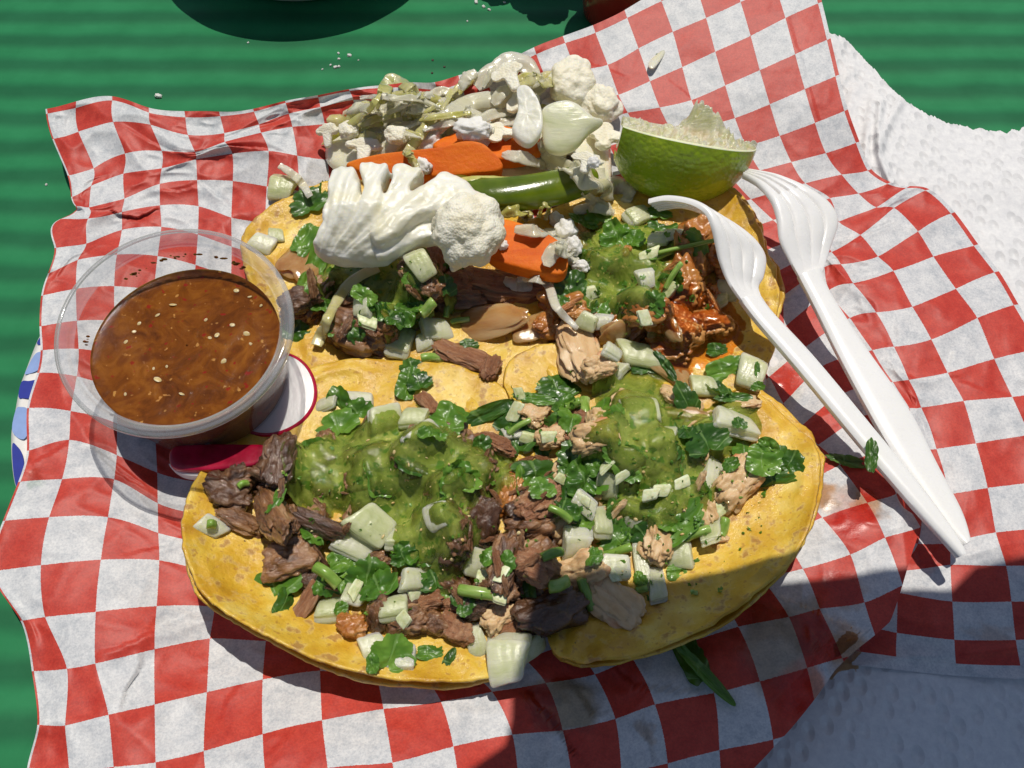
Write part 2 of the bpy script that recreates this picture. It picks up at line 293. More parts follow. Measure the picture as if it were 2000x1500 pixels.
def m_paper():
    m, t, b, mp, out = mat_new('checkered_wax_paper')
    uv = N(t, 'ShaderNodeUVMap'); nw = N(t, 'ShaderNodeTexNoise', Scale=40, Detail=2); t.links.new(uv.outputs[0], nw.inputs[0])
    wob = N(t, 'ShaderNodeVectorMath', operation='SCALE'); t.links.new(nw.outputs['Color'], wob.inputs[0]); wob.inputs['Scale'].default_value = .03
    va = N(t, 'ShaderNodeVectorMath', operation='ADD'); t.links.new(uv.outputs[0], va.inputs[0]); t.links.new(wob.outputs[0], va.inputs[1])
    ch = N(t, 'ShaderNodeTexChecker', Scale=1.0); of = N(t, 'ShaderNodeVectorMath', operation='ADD'); of.inputs[1].default_value = (19.985, 19.985, .5); t.links.new(va.outputs[0], of.inputs[0])
    t.links.new(of.outputs[0], ch.inputs[0]); ch.inputs[1].default_value = (0, 0, 0, 1); ch.inputs[2].default_value = (1, 1, 1, 1)
    # plain unprinted border at the sheet's foot
    sp = N(t, 'ShaderNodeSeparateXYZ'); t.links.new(uv.outputs[0], sp.inputs[0])
    bo = N(t, 'ShaderNodeMath', operation='LESS_THAN'); bo.inputs[1].default_value = 18.0; t.links.new(sp.outputs[1], bo.inputs[0])
    red = N(t, 'ShaderNodeMath', operation='MULTIPLY'); t.links.new(ch.outputs[0], red.inputs[0]); t.links.new(bo.outputs[0], red.inputs[1])
    # mottled waxed fibre
    f1 = N(t, 'ShaderNodeTexNoise', Scale=2.2, Detail=8, Roughness=.8); t.links.new(mp.outputs[0], f1.inputs[0])
    f2 = N(t, 'ShaderNodeTexNoise', Scale=16, Detail=4, Roughness=.7); t.links.new(mp.outputs[0], f2.inputs[0])
    cl = ramp(t, f1.outputs[0], [(.36, (.56, .585, .61)), (.5, (.73, .735, .74)), (.64, (.84, .835, .82))])
    rd = ramp(t, f1.outputs[0], [(.35, (.54, .036, .022)), (.65, (.7, .075, .045))])
    sk = ramp(t, f2.outputs[0], [(.4, (.82, .83, .85)), (.58, (1, 1, 1))])
    col = mix(t, cl.outputs[0], rd.outputs[0], red.outputs[0]); col = mix(t, col, sk.outputs[0], 1.0, 'MULTIPLY')
    # sauce and grease stains
    wn = N(t, 'ShaderNodeTexNoise', Scale=1.6, Detail=3); t.links.new(uv.outputs[0], wn.inputs[0])
    wo_ = N(t, 'ShaderNodeVectorMath', operation='MULTIPLY_ADD'); t.links.new(wn.outputs['Color'], wo_.inputs[0]); wo_.inputs[1].default_value = (1.1, 1.1, 0); t.links.new(uv.outputs[0], wo_.inputs[2])
    grease = None
    for (su, sv, rr, colr, st_) in STAINS:
        d = N(t, 'ShaderNodeVectorMath', operation='DISTANCE'); t.links.new(wo_.outputs[0], d.inputs[0]); d.inputs[1].default_value = (su + .55, sv + .55, 0)
        mr = N(t, 'ShaderNodeMapRange', interpolation_type='SMOOTHSTEP'); mr.inputs['From Min'].default_value = rr; mr.inputs['From Max'].default_value = rr * .45; mr.inputs['To Min'].default_value = 0; mr.inputs['To Max'].default_value = st_
        sepuv = mr; t.links.new(d.outputs['Value'], mr.inputs[0]); col = mix(t, col, colr, mr.outputs[0], 'MULTIPLY')
        if grease is None: grease = mr.outputs[0]
        else:
            mx = N(t, 'ShaderNodeMath', operation='MAXIMUM'); t.links.new(grease, mx.inputs[0]); t.links.new(mr.outputs[0], mx.inputs[1]); grease = mx.outputs[0]
    t.links.new(col, b.inputs['Base Color'])
    rg = N(t, 'ShaderNodeMapRange'); rg.inputs['To Min'].default_value = .5; rg.inputs['To Max'].default_value = .12; t.links.new(grease, rg.inputs[0]); t.links.new(rg.outputs[0], b.inputs['Roughness'])
    bn = N(t, 'ShaderNodeTexNoise', Scale=22, Detail=4, Roughness=.7); t.links.new(mp.outputs[0], bn.inputs[0])
    b2 = N(t, 'ShaderNodeTexNoise', Scale=1.3, Detail=3); t.links.new(mp.outputs[0], b2.inputs[0])
    bp = N(t, 'ShaderNodeBump', Strength=.55, Distance=.00008); t.links.new(bn.outputs[0], bp.inputs['Height'])
    bq = N(t, 'ShaderNodeBump', Strength=.4, Distance=.0008); t.links.new(b2.outputs[0], bq.inputs['Height']); t.links.new(bp.outputs[0], bq.inputs['Normal'])
    t.links.new(bq.outputs[0], b.inputs['Normal'])
    tr = N(t, 'ShaderNodeBsdfTranslucent'); t.links.new(col, tr.inputs[0])
    ms = N(t, 'ShaderNodeMixShader'); ms.inputs[0].default_value = .15; t.links.new(b.outputs[0], ms.inputs[1]); t.links.new(tr.outputs[0], ms.inputs[2]); t.links.new(ms.outputs[0], out.inputs[0])
    return m
OR = (.7, .3, .05); RO = (.9, .22, .05); GR = (.62, .52, .4)
STAINS = [(17.3, 12.5, .5, OR, .8), (18.0, 13.0, .55, OR, .7), (17.6, 13.3, .6, RO, .6), (16.6, 14.6, .5, (.7, .45, .3), .6), (14.4, 15.4, 1.0, GR, .95), (15.4, 15.2, .9, GR, .9),
          (14.9, 16.4, .8, RO, .75), (16.3, 15.9, .8, OR, .7), (10.2, 15.5, .8, (.55, .45, .3), .95), (11.6, 16.3, .3, (.65, .5, .38), .7), (21.6, 16.8, .45, (.85, .6, .45), .55), (17.8, 8.5, 1.2, (.95, .9, .78), .8), (16.2, 6.5, 1.2, (.95, .9, .78), .8), (.4, 8.9, .3, (.6, .75, .6), .5)]
M['paper'] = m_paper()
def m_towel():
    m, t, b, mp, out = mat_new('paper_towel')
    n = N(t, 'ShaderNodeTexNoise', Scale=3.5, Detail=7, Roughness=.75); t.links.new(mp.outputs[0], n.inputs[0])
    c = ramp(t, n.outputs[0], [(.35, (.66, .66, .67)), (.65, (.8, .795, .785))]); t.links.new(c.outputs[0], b.inputs['Base Color'])
    b.inputs['Roughness'].default_value = .85
    r = N(t, 'ShaderNodeMapping'); r.inputs['Scale'].default_value = (250, 170, 0); r.inputs['Rotation'].default_value = (0, 0, .6); tc = N(t, 'ShaderNodeTexCoord'); t.links.new(tc.outputs['Object'], r.inputs[0])
    v = N(t, 'ShaderNodeTexVoronoi', Scale=1.0); v.inputs['Randomness'].default_value = .45; t.links.new(r.outputs[0], v.inputs['Vector'])
    vr = ramp(t, v.outputs['Distance'], [(.0, (0, 0, 0)), (.45, (1, 1, 1))])
    bp = N(t, 'ShaderNodeBump', Strength=1, Distance=.001); t.links.new(vr.outputs[0], bp.inputs['Height'])
    f = N(t, 'ShaderNodeTexNoise', Scale=30, Detail=4); t.links.new(mp.outputs[0], f.inputs[0]); b2 = N(t, 'ShaderNodeBump', Strength=.5, Distance=.0001); t.links.new(f.outputs[0], b2.inputs['Height']); t.links.new(bp.outputs[0], b2.inputs['Normal'])
    t.links.new(b2.outputs[0], b.inputs['Normal']); return m
M['towel'] = m_towel()
def m_table():
    m, t, b, mp, out = mat_new('green_painted_table')
    n = N(t, 'ShaderNodeTexNoise', Scale=.6, Detail=6, Roughness=.6); t.links.new(mp.outputs[0], n.inputs[0])
    col = ramp(t, n.outputs[0], [(.35, (.014, .165, .058)), (.65, (.02, .195, .072))]).outputs[0]
    n2 = N(t, 'ShaderNodeTexNoise', Scale=2.4, Detail=6, Roughness=.8); t.links.new(stretch(t, mp, (.3, 3, 1)), n2.inputs[0])
    dk = ramp(t, n2.outputs[0], [(.69, (1, 1, 1)), (.76, (.45, .45, .45))]); col = mix(t, col, dk.outputs[0], 1.0, 'MULTIPLY')
    sx = N(t, 'ShaderNodeSeparateXYZ'); t.links.new(mp.outputs[0], sx.inputs[0])      # soft bands of light and shade painted into the base colour
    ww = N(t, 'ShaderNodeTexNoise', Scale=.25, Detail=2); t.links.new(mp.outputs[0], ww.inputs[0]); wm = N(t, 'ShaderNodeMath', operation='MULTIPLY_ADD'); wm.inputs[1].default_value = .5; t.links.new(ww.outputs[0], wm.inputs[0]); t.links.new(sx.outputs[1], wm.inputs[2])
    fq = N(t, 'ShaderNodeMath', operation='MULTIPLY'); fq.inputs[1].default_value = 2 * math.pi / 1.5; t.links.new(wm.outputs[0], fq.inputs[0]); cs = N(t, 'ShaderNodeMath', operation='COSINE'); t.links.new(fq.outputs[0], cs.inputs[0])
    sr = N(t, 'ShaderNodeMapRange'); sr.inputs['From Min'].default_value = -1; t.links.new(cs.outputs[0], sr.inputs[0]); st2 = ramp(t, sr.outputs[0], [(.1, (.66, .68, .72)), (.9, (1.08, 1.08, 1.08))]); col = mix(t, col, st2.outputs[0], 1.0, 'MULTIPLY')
    t.links.new(col, b.inputs['Base Color']); b.inputs['Roughness'].default_value = .5; b.inputs['Specular IOR Level'].default_value = .2
    bn = N(t, 'ShaderNodeTexNoise', Scale=6, Detail=5); t.links.new(mp.outputs[0], bn.inputs[0]); bp = N(t, 'ShaderNodeBump', Strength=.15, Distance=.0002); t.links.new(bn.outputs[0], bp.inputs['Height']); t.links.new(bp.outputs[0], b.inputs['Normal'])
    return m
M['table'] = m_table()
def m_flat(name, c, rough=.4):
    m, t, b, mp, out = mat_new(name); n = N(t, 'ShaderNodeTexNoise', Scale=4, Detail=5); t.links.new(mp.outputs[0], n.inputs[0])
    r = ramp(t, n.outputs[0], [(.35, [x * .9 for x in c]), (.65, c)]); t.links.new(r.outputs[0], b.inputs['Base Color']); b.inputs['Roughness'].default_value = rough; return m
M['tray'] = m_flat('tray_card', (.8, .79, .74)); M['blue'] = m_flat('dark_blue_print', (.02, .035, .3)); M['lightblue'] = m_flat('light_blue_print', (.26, .38, .68))
def m_clear(name='clear_plastic', d0=.02, d1=.1, g0=.03, g1=.4):
    m, t, b, mp, out = mat_new(name); t.nodes.remove(b)
    n = N(t, 'ShaderNodeTexNoise', Scale=.9, Detail=2); t.links.new(mp.outputs[0], n.inputs[0]); bp = N(t, 'ShaderNodeBump', Strength=.25, Distance=.0006); t.links.new(n.outputs[0], bp.inputs['Height'])
    tr = N(t, 'ShaderNodeBsdfTransparent'); tr.inputs[0].default_value = (.93, .93, .93, 1)
    gl = N(t, 'ShaderNodeBsdfGlossy', Roughness=.07); t.links.new(bp.outputs[0], gl.inputs['Normal'])
    df = N(t, 'ShaderNodeBsdfDiffuse'); df.inputs[0].default_value = (.7, .7, .7, 1)
    lw = N(t, 'ShaderNodeLayerWeight', Blend=.5); t.links.new(bp.outputs[0], lw.inputs['Normal'])
    p4 = N(t, 'ShaderNodeMath', operation='POWER'); t.links.new(lw.outputs['Facing'], p4.inputs[0]); p4.inputs[1].default_value = 3.5
    fr = N(t, 'ShaderNodeMapRange'); fr.inputs['To Min'].default_value = g0; fr.inputs['To Max'].default_value = g1; t.links.new(p4.outputs[0], fr.inputs[0])
    mr = N(t, 'ShaderNodeMapRange'); mr.inputs['To Min'].default_value = d0; mr.inputs['To Max'].default_value = d1; t.links.new(p4.outputs[0], mr.inputs[0])
    m1 = N(t, 'ShaderNodeMixShader'); t.links.new(mr.outputs[0], m1.inputs[0]); t.links.new(tr.outputs[0], m1.inputs[1]); t.links.new(df.outputs[0], m1.inputs[2])
    m2 = N(t, 'ShaderNodeMixShader'); t.links.new(fr.outputs[0], m2.inputs[0]); t.links.new(m1.outputs[0], m2.inputs[1]); t.links.new(gl.outputs[0], m2.inputs[2]); t.links.new(m2.outputs[0], out.inputs[0])
    return m
M['clear'] = m_clear(); M['rim'] = m_clear('clear_plastic_rim', .24, .85, .1, .6)
def m_salsa(name, c1, c2, c3, alpha, specks, sss=.5, bdist=.05, crough=.04, tint=(.72, .8, .42), ssc=.006, coat=.75, amin=.08):
    """wet sauce: thin where the film is thin (uv.x carries the film's thickness)"""
    m, t, b, mp, out = mat_new(name)
    n = N(t, 'ShaderNodeTexNoise', Scale=1.1, Detail=6, Roughness=.65, Distortion=1.2); t.links.new(mp.outputs[0], n.inputs[0])
    col = ramp(t, n.outputs[0], [(.32, c1), (.5, c2), (.7, c3)]).outputs[0]
    for (cc, sc, lo, hi) in specks:
        v = N(t, 'ShaderNodeTexNoise', Scale=sc, Detail=2); t.links.new(mp.outputs[0], v.inputs[0]); r = ramp(t, v.outputs[0], [(lo, (0, 0, 0)), (hi, (.85, .85, .85))]); col = mix(t, col, cc, r.outputs[0])
    t.links.new(col, b.inputs['Base Color']); b.inputs['Roughness'].default_value = .25; b.inputs['Specular IOR Level'].default_value = .12
    b.inputs['Subsurface Weight'].default_value = sss; b.inputs['Subsurface Radius'].default_value = (.3, .35, .08); b.inputs['Subsurface Scale'].default_value = ssc
    b.inputs['Coat Weight'].default_value = coat; b.inputs['Coat Roughness'].default_value = crough
    bn = N(t, 'ShaderNodeTexNoise', Scale=3.5, Detail=6, Roughness=.6); t.links.new(mp.outputs[0], bn.inputs[0]); bp = N(t, 'ShaderNodeBump', Strength=.8, Distance=bdist * S); t.links.new(bn.outputs[0], bp.inputs['Height'])
    t.links.new(bp.outputs[0], b.inputs['Normal'])
    fn = N(t, 'ShaderNodeTexNoise', Scale=10, Detail=2, Roughness=.5); t.links.new(mp.outputs[0], fn.inputs['Vector']); fb = N(t, 'ShaderNodeBump', Strength=.8, Distance=.00028); t.links.new(fn.outputs[0], fb.inputs['Height']); t.links.new(bp.outputs[0], fb.inputs['Normal']); t.links.new(fb.outputs[0], b.inputs['Coat Normal'])
    if alpha:
        uv = N(t, 'ShaderNodeUVMap'); sp = N(t, 'ShaderNodeSeparateXYZ'); t.links.new(uv.outputs[0], sp.inputs[0])
        mr = N(t, 'ShaderNodeMapRange'); mr.inputs['From Max'].default_value = .26; mr.inputs['To Min'].default_value = amin; mr.inputs['To Max'].default_value = alpha; t.links.new(sp.outputs[0], mr.inputs[0])
        tr = N(t, 'ShaderNodeBsdfTransparent'); tr.inputs[0].default_value = tuple(tint) + (1,)
        gl = N(t, 'ShaderNodeBsdfGlossy', Roughness=.08); t.links.new(bp.outputs[0], gl.inputs['Normal']); fr = N(t, 'ShaderNodeFresnel', IOR=1.35); t.links.new(bp.outputs[0], fr.inputs['Normal'])
        m0 = N(t, 'ShaderNodeMixShader'); t.links.new(fr.outputs[0], m0.inputs[0]); t.links.new(tr.outputs[0], m0.inputs[1]); t.links.new(gl.outputs[0], m0.inputs[2])
        ms = N(t, 'ShaderNodeMixShader'); t.links.new(mr.outputs[0], ms.inputs[0]); t.links.new(m0.outputs[0], ms.inputs[1]); t.links.new(b.outputs[0], ms.inputs[2]); t.links.new(ms.outputs[0], out.inputs[0])
    return m
M['verde'] = m_salsa('green_salsa', (.13, .19, .025), (.26, .33, .05), (.43, .48, .11), .88, [((.08, .2, .015), 3.2, .56, .64), ((.62, .56, .16), 7, .64, .7)], .5, .05, .03, amin=.2)
M['rojo'] = m_salsa('brown_red_salsa', (.09, .022, .002), (.175, .05, .003), (.28, .098, .009), 0, [((.5, .25, .06), 5, .68, .74), ((.25, .012, .006), 4, .66, .7), ((.1, .022, .004), 1.2, .58, .75)], .5, .025, ssc=.008, coat=.35)
M['oil'] = m_salsa('red_chile_oil', (.16, .04, .004), (.24, .07, .007), (.32, .11, .012), .28, [], .2, .02, tint=(.93, .68, .42), amin=.03)
# ================================================================ THE SETTING
# table top: shallow flutes run across it, added to vary its sheen
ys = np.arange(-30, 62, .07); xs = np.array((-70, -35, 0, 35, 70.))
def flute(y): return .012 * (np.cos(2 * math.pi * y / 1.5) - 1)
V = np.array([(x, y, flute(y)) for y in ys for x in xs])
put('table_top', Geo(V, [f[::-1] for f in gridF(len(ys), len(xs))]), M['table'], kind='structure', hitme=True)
# ---------------------------------------------------------------- checkered paper: lattice corners of the print, (column, row) -> picture
L = {}
def lat(row, d):
    for k, v in d.items(): L[(k, row)] = v
lat(-5, {0: (93, 222), 1: (148, 211), 2: (219, 196), 3: (291, 220), 4: (362, 229), 5: (430, 227), 6: (496, 218), 7: (558, 201), 8: (621.5, 190), 9: (683, 178), 10: (742, 172), 11: (798, 171), 12: (854, 175), 13: (900, 163), 15: (998, 130), 16: (1047.5, 106), 17: (1104, 84), 18: (1163, 64), 19: (1225, 35)})
lat(-4, {0: (105, 271), 1: (153, 257), 2: (221, 238), 3: (294, 243.5), 4: (367, 263.5), 5: (438, 260), 6: (506, 243), 7: (564, 222), 8: (626, 209), 9: (690, 195), 17: (1125, 138), 18: (1187, 126.5), 19: (1247, 94.5), 20: (1314, 62), 21: (1379, 35)})
lat(-3, {0: (135, 342.5), 1: (183, 328.6), 2: (244, 300), 3: (316, 295), 4: (381, 297), 5: (439, 277), 6: (510, 259), 7: (571, 247.5), 8: (634, 242.4), 18: (1208, 185), 19: (1269.5, 158.6), 20: (1332.5, 131), 21: (1397, 101), 22: (1466, 70), 23: (1534, 35), 24: (1597.7, 6.7)})
lat(-2, {0: (141, 384), 1: (178, 362.7), 2: (241, 339), 3: (316, 328.6), 4: (383, 311), 5: (453.6, 300), 6: (524.5, 294.5), 7: (580.5, 304), 8: (640, 312), 18: (1226, 220), 20: (1350.5, 195.5), 21: (1416.5, 167), 22: (1484, 137), 23: (1553, 106), 24: (1615, 78)})
lat(-1, {1: (174, 405), 2: (243, 388), 3: (312, 359), 4: (385, 351.7), 5: (454.7, 353.5), 6: (521, 364), 20: (1374.5, 246), 21: (1435.5, 230.6), 22: (1503.5, 203.6), 23: (1572, 174), 24: (1631.7, 149)})
lat(-.06, {0: (134, 423), 1: (174, 424)})
lat(0, {0: (113.7, 428.7), 1: (171.6, 427), 2: (238, 414), 3: (312.4, 401), 4: (388, 403), 5: (451.8, 425), 21: (1457, 285.5), 22: (1523, 265.2), 23: (1591.8, 240), 24: (1649, 216.8)})
lat(1, {0: (110, 484), 1: (168.7, 476), 2: (238, 449), 3: (315, 443), 22: (1545.6, 316.6), 23: (1613, 299), 24: (1671.7, 279)})
lat(2, {0: (97, 533), 1: (152, 507.5), 22: (1573, 358), 23: (1644, 341), 24: (1695, 333)})
lat(3, {0: (84, 577), 1: (148.5, 564), 22: (1621, 387), 23: (1676.7, 378), 24: (1733, 359)})
lat(4, {0: (81, 637), 22: (1638, 433), 23: (1712, 405), 24: (1770, 367), 21: (1602, 452)})
lat(5, {0: (83.5, 684), 21: (1624, 492), 22: (1680, 459), 23: (1746, 406), 24: (1807.5, 372)})
lat(6, {0: (77, 728), 1: (150, 735), 20: (1610, 522), 21: (1642, 516), 22: (1715, 501), 23: (1793, 452), 24: (1857, 417)})
lat(7, {0: (57, 797), 1: (138, 803), 2: (229, 827), 3: (304, 864), 20: (1620, 566), 21: (1666, 553), 22: (1745, 529), 23: (1823, 501), 24: (1902, 480), 19: (1533, 638)})
lat(8, {0: (57, 880), 1: (135, 859), 2: (228, 889), 3: (307, 923), 4: (379, 940), 19: (1572, 679), 20: (1660, 621), 21: (1711, 610), 22: (1782, 599), 23: (1867, 564), 24: (1942, 532), 18: (1502, 736)})
lat(9, {0: (40, 941), 1: (121, 936), 2: (223, 936), 3: (308, 983), 18: (1530, 788), 19: (1604, 716), 20: (1704, 684), 21: (1746, 677), 22: (1819, 663), 23: (1909, 621), 24: (1980, 596)})
lat(10, {0: (10, 1017), 1: (96, 1010), 2: (211, 1010), 3: (309, 1041), 18: (1565, 832), 19: (1648, 768), 20: (1744, 746), 21: (1775, 742), 22: (1851, 728), 23: (1942, 701), 24: (2028, 682)})
lat(11, {0: (-14, 1116), 1: (80, 1104), 2: (197, 1093), 3: (311, 1094), 18: (1598, 869), 19: (1688, 812), 20: (1776, 797), 21: (1799, 796), 22: (1882, 783), 23: (1977, 775), 24: (2060, 765)})
lat(12, {0: (44, 1212), 1: (88, 1205), 2: (187, 1195), 3: (306, 1184), 4: (419, 1185), 18: (1640, 908), 21: (1829, 877), 22: (1906, 866), 23: (2010, 850)})
lat(13, {0: (66, 1311), 1: (131, 1306), 2: (186, 1296), 3: (302, 1268), 4: (410, 1247), 5: (519, 1252), 17: (1606, 1011), 18: (1694, 982), 19: (1758, 965), 21: (1852, 965), 22: (1929, 953)})
lat(14, {1: (127, 1417), 0: (77, 1416), 2: (212, 1396), 3: (302, 1376), 4: (404, 1352), 5: (513, 1327), 6: (625, 1310), 7: (737, 1325), 8: (835, 1328), 9: (927.5, 1321), 16: (1568, 1111), 17: (1661, 1083), 18: (1728.5, 1050)})
lat(15, {0: (57, 1500), 1: (135, 1505), 2: (222, 1498), 3: (304, 1489), 4: (398, 1467), 5: (513, 1434), 6: (629, 1407), 7: (749, 1384.5), 8: (861, 1370), 9: (961, 1351), 10: (1066, 1334), 11: (1162, 1317), 12: (1235.5, 1286.5), 13: (1345.5, 1254), 14: (1442, 1224), 15: (1541, 1205), 16: (1601, 1189), 17: (1688.5, 1177)})
lat(16, {6: (640, 1500), 7: (766.5, 1489.5), 8: (885.5, 1458), 9: (1001, 1435), 10: (1099, 1426.5), 11: (1202, 1404), 12: (1279, 1376), 13: (1394.5, 1353.5), 14: (1484, 1331), 15: (1576.5, 1304.5)})
lat(17, {2: (240, 1720), 6: (652, 1600), 12: (1304, 1491), 13: (1405, 1465.5), 14: (1510, 1444.5)})
lat(19, {0: (60, 1900), 8: (900, 1790), 12: (1310, 1700)})
slitrow = 13
ptsL = [(k, v) for k, v in L.items() if not (k[0] >= 21 and k[1] >= 12)] + [((19, 14), (1798, 1030)), ((20, 13), (1800, 930))]
ptsR = [(k, v) for k, v in L.items() if k[0] >= 17 and k[1] <= 13 and not (k[0] < 20 and k[1] > 12)] + [((20, 12), (1802, 880)), ((20, 13), (1803, 965)),
    ((20, 14), (1793, 1062)), ((21, 14), (1856, 1061)), ((22, 14), (1945, 1040)), ((20, 15), (1755, 1115)), ((21, 15), (1856.5, 1103)), ((22, 15), (1965, 1105)),
    ((20, 16), (1753, 1157.5)), ((21, 16), (1860, 1175)), ((22, 16), (1975.5, 1175)), ((20, 17), (1751.5, 1236)), ((21, 17), (1864, 1249.6)), ((22, 17), (1984, 1250)),
    ((20, 18), (1750.5, 1282.5)), ((21, 18), (1867, 1296)), ((22, 18), (1993, 1300)), ((19, 16), (1650, 1155)), ((19, 18), (1640, 1268)), ((23, 14), (2060, 1030)), ((23, 16), (2090, 1172)), ((23, 18), (2118, 1302))]
TL_ = tps([p[0] for p in ptsL], [p[1] for p in ptsL], .02); TR_ = tps([p[0] for p in ptsR], [p[1] for p in ptsR], .02)
# heights of the sheet above the table, at picture positions (centimetres)
HZ = [(93, 222, 1.9), (220, 196, 2.1), (430, 227, 1.9), (620, 190, 2.0), (855, 172, 2.3), (1047, 106, 2.6), (1240, 0, 3.0), (1600, 0, 3.4), (1650, 220, 2.0), (1500, 150, 2.3), (1700, 335, 1.0), (1860, 417, .6), (2000, 640, .55),
      (140, 384, 1.3), (100, 500, 1.5), (82, 640, 1.3), (57, 800, 1.2), (40, 941, 1.3), (0, 1050, 1.5), (66, 1311, 1.3), (80, 1420, 1.3), (300, 1450, 1.3), (200, 1200, 1.4), (300, 300, 1.5), (330, 420, .9), (340, 640, .55), (450, 380, .7), (550, 330, 1.0),
      (700, 280, .9), (1000, 300, 1.0), (1200, 300, 1.1), (1350, 300, 1.1), (1500, 420, .6), (1560, 600, .55), (1560, 780, .5), (1650, 880, .75), (1700, 700, .7), (1800, 560, .75), (1850, 800, .6), (2000, 900, .5), (1930, 1040, .4),
      (230, 880, .8), (130, 830, 1.2), (300, 1000, .8), (400, 1230, .6), (600, 1350, .75), (850, 1345, .7), (1100, 1330, .65), (1350, 1270, .7), (1560, 1120, .7), (1640, 1010, .9), (1758, 965, 1.0), (1740, 1100, 1.25), (1690, 1220, 1.3), (1560, 1400, 1.4), (1500, 1500, 1.4), (1300, 1450, 1.2), (1000, 1500, 1.2), (700, 1480, 1.2),
      (700, 800, .5), (1000, 800, .5), (1000, 1100, .5), (1300, 900, .5), (1000, 550, .55)]
HZr = [h for h in HZ if h[0] > 1450 and h[1] < 900] + [(1930, 1040, .4), (1855, 1000, .5), (1790, 1050, .42), (1700, 1150, .32), (1660, 1280, .28), (1870, 1290, .3), (2000, 1320, .28), (2100, 1100, .4), (1850, 1170, .35), (2000, 1200, .34)]
ZL_ = tps([(a / 100, b / 100) for a, b, c in HZ], [(c,) for a, b, c in HZ], .05); ZR_ = tps([(a / 100, b / 100) for a, b, c in HZr], [(c,) for a, b, c in HZr], .05)
# long pressed creases, picture polylines: a sharp little step in the sheet
CREASES = [([(235, 1085), (330, 1065), (425, 1000)], .05), ([(185, 1280), (260, 1255), (300, 1230), (375, 1200)], .11), ([(275, 1270), (272, 1310), (245, 1350), (235, 1385)], .12), ([(380, 1320), (430, 1290), (480, 1258)], .05),
           ([(400, 1450), (425, 1420), (440, 1370), (475, 1330), (515, 1300)], .06), ([(520, 1480), (560, 1440), (590, 1385)], .04), ([(312, 405), (270, 425), (235, 420), (215, 410)], .1), ([(320, 295), (380, 300), (440, 285), (510, 290), (560, 300)], .12),
           ([(312, 370), (350, 373), (388, 362)], .06), ([(582, 265), (585, 225), (620, 205)], .08), ([(60, 905), (100, 885), (135, 862)], .12), ([(135, 862), (190, 880), (228, 905), (300, 960)], .1), ([(190, 885), (230, 925), (300, 965)], .07), ([(50, 840), (90, 850), (130, 862)], .05),
           ([(388, 350), (420, 380), (450, 395)], .07), ([(235, 240), (300, 280), (340, 300)], .06), ([(1020, 1340), (1080, 1410), (1120, 1470), (1150, 1500)], .14), ([(1110, 1320), (1160, 1400), (1190, 1390)], .09), ([(1195, 1300), (1240, 1340), (1320, 1350), (1400, 1355)], .1),
           ([(1250, 1390), (1265, 1440), (1285, 1500)], .08), ([(1490, 1150), (1560, 1180), (1640, 1215), (1700, 1240)], .14), ([(1580, 1230), (1600, 1270), (1625, 1300)], .06), ([(930, 1325), (935, 1355), (935, 1375)], .06), ([(1640, 470), (1680, 470), (1700, 455), (1760, 430)], .16),
           ([(1630, 565), (1690, 545), (1745, 525)], .08), ([(1720, 710), (1745, 720), (1800, 745), (1850, 735)], .12), ([(1850, 735), (1860, 690), (1870, 680)], .06), ([(1870, 740), (1920, 760), (1980, 775)], .08), ([(1500, 600), (1560, 580), (1620, 560)], .05), ([(1640, 890), (1700, 880), (1740, 870)], .1),
           ([(1730, 1040), (1780, 1030), (1830, 1010)], .08), ([(1785, 1065), (1790, 1090), (1802, 1112)], .05), ([(1560, 1450), (1580, 1400), (1600, 1340)], .04), ([(1540, 30), (1590, 200), (1630, 330)], .03), ([(1120, 110), (1170, 130), (1230, 150)], .04), ([(1300, 150), (1400, 230), (1460, 290)], .03), ([(1950, 560), (1930, 600), (1900, 640)], .04)]
def crease_z(px, py):
    z = np.zeros_like(px)
    for pts, a in CREASES:
        p = np.array(pts, float)
        bd = np.full(px.shape, 1e9); sg = np.zeros_like(px)
        for k in range(len(p) - 1):
            d = p[k + 1] - p[k]; L2 = d @ d; t = np.clip(((px - p[k, 0]) * d[0] + (py - p[k, 1]) * d[1]) / L2, 0, 1)
            dx = px - p[k, 0] - t * d[0]; dy = py - p[k, 1] - t * d[1]; dd = np.hypot(dx, dy); s = np.sign(d[0] * dy - d[1] * dx)
            u = (k + t) / (len(p) - 1); m = dd < bd; bd = np.where(m, dd, bd); sg = np.where(m, s, sg); amp = np.sin(np.clip(u, .0, 1) * math.pi) ** .5 if k == 0 else amp
            amp = np.where(m, np.sin(np.clip(u, 0, 1) * math.pi) ** .5, amp)
        z += a * amp * np.where(sg > 0, np.exp(-bd / 16.), -.55 * np.exp(-bd / 7.))
    return z
def sheet_z(px, py, uv, base):
    z = base(np.stack([px, py], -1) / 100)[..., 0]
    a, b = uv[..., 0], uv[..., 1]; r = lambda q, s: 1 - np.abs(noise(q, s)) * 2
    w1 = np.stack([a * .33 + .1 * b, b * .33 - .1 * a], -1); w2 = np.stack([a * .75 - .3 * b, b * .75 + .3 * a], -1) + 9; w3 = np.stack([a * 1.9 + .8 * b, b * 1.9 - .8 * a], -1) + 4
    flat = 1 - .8 * sstep(0, 1, (a - 15) / 4) * sstep(0, 1, (6 - b) / 5)          # the upper right of the sheet stays smoother
    return z + flat * (.20 * r(w1, 3) + .085 * r(w2, 5) + .028 * r(w3, 7)) + crease_z(px, py) - .1
def seam(v): return 19.2 + 0 * v
def cutL(v):   # right-hand limit of the left piece (torn free of the rest below row 13.8)
    return np.interp(v, [-10, 13.8, 15, 15.55, 16.2, 17.1, 18.2, 20], [19.2, 19.2, 18.0, 17.45, 15.65, 14.05, 12.6, 10.5])
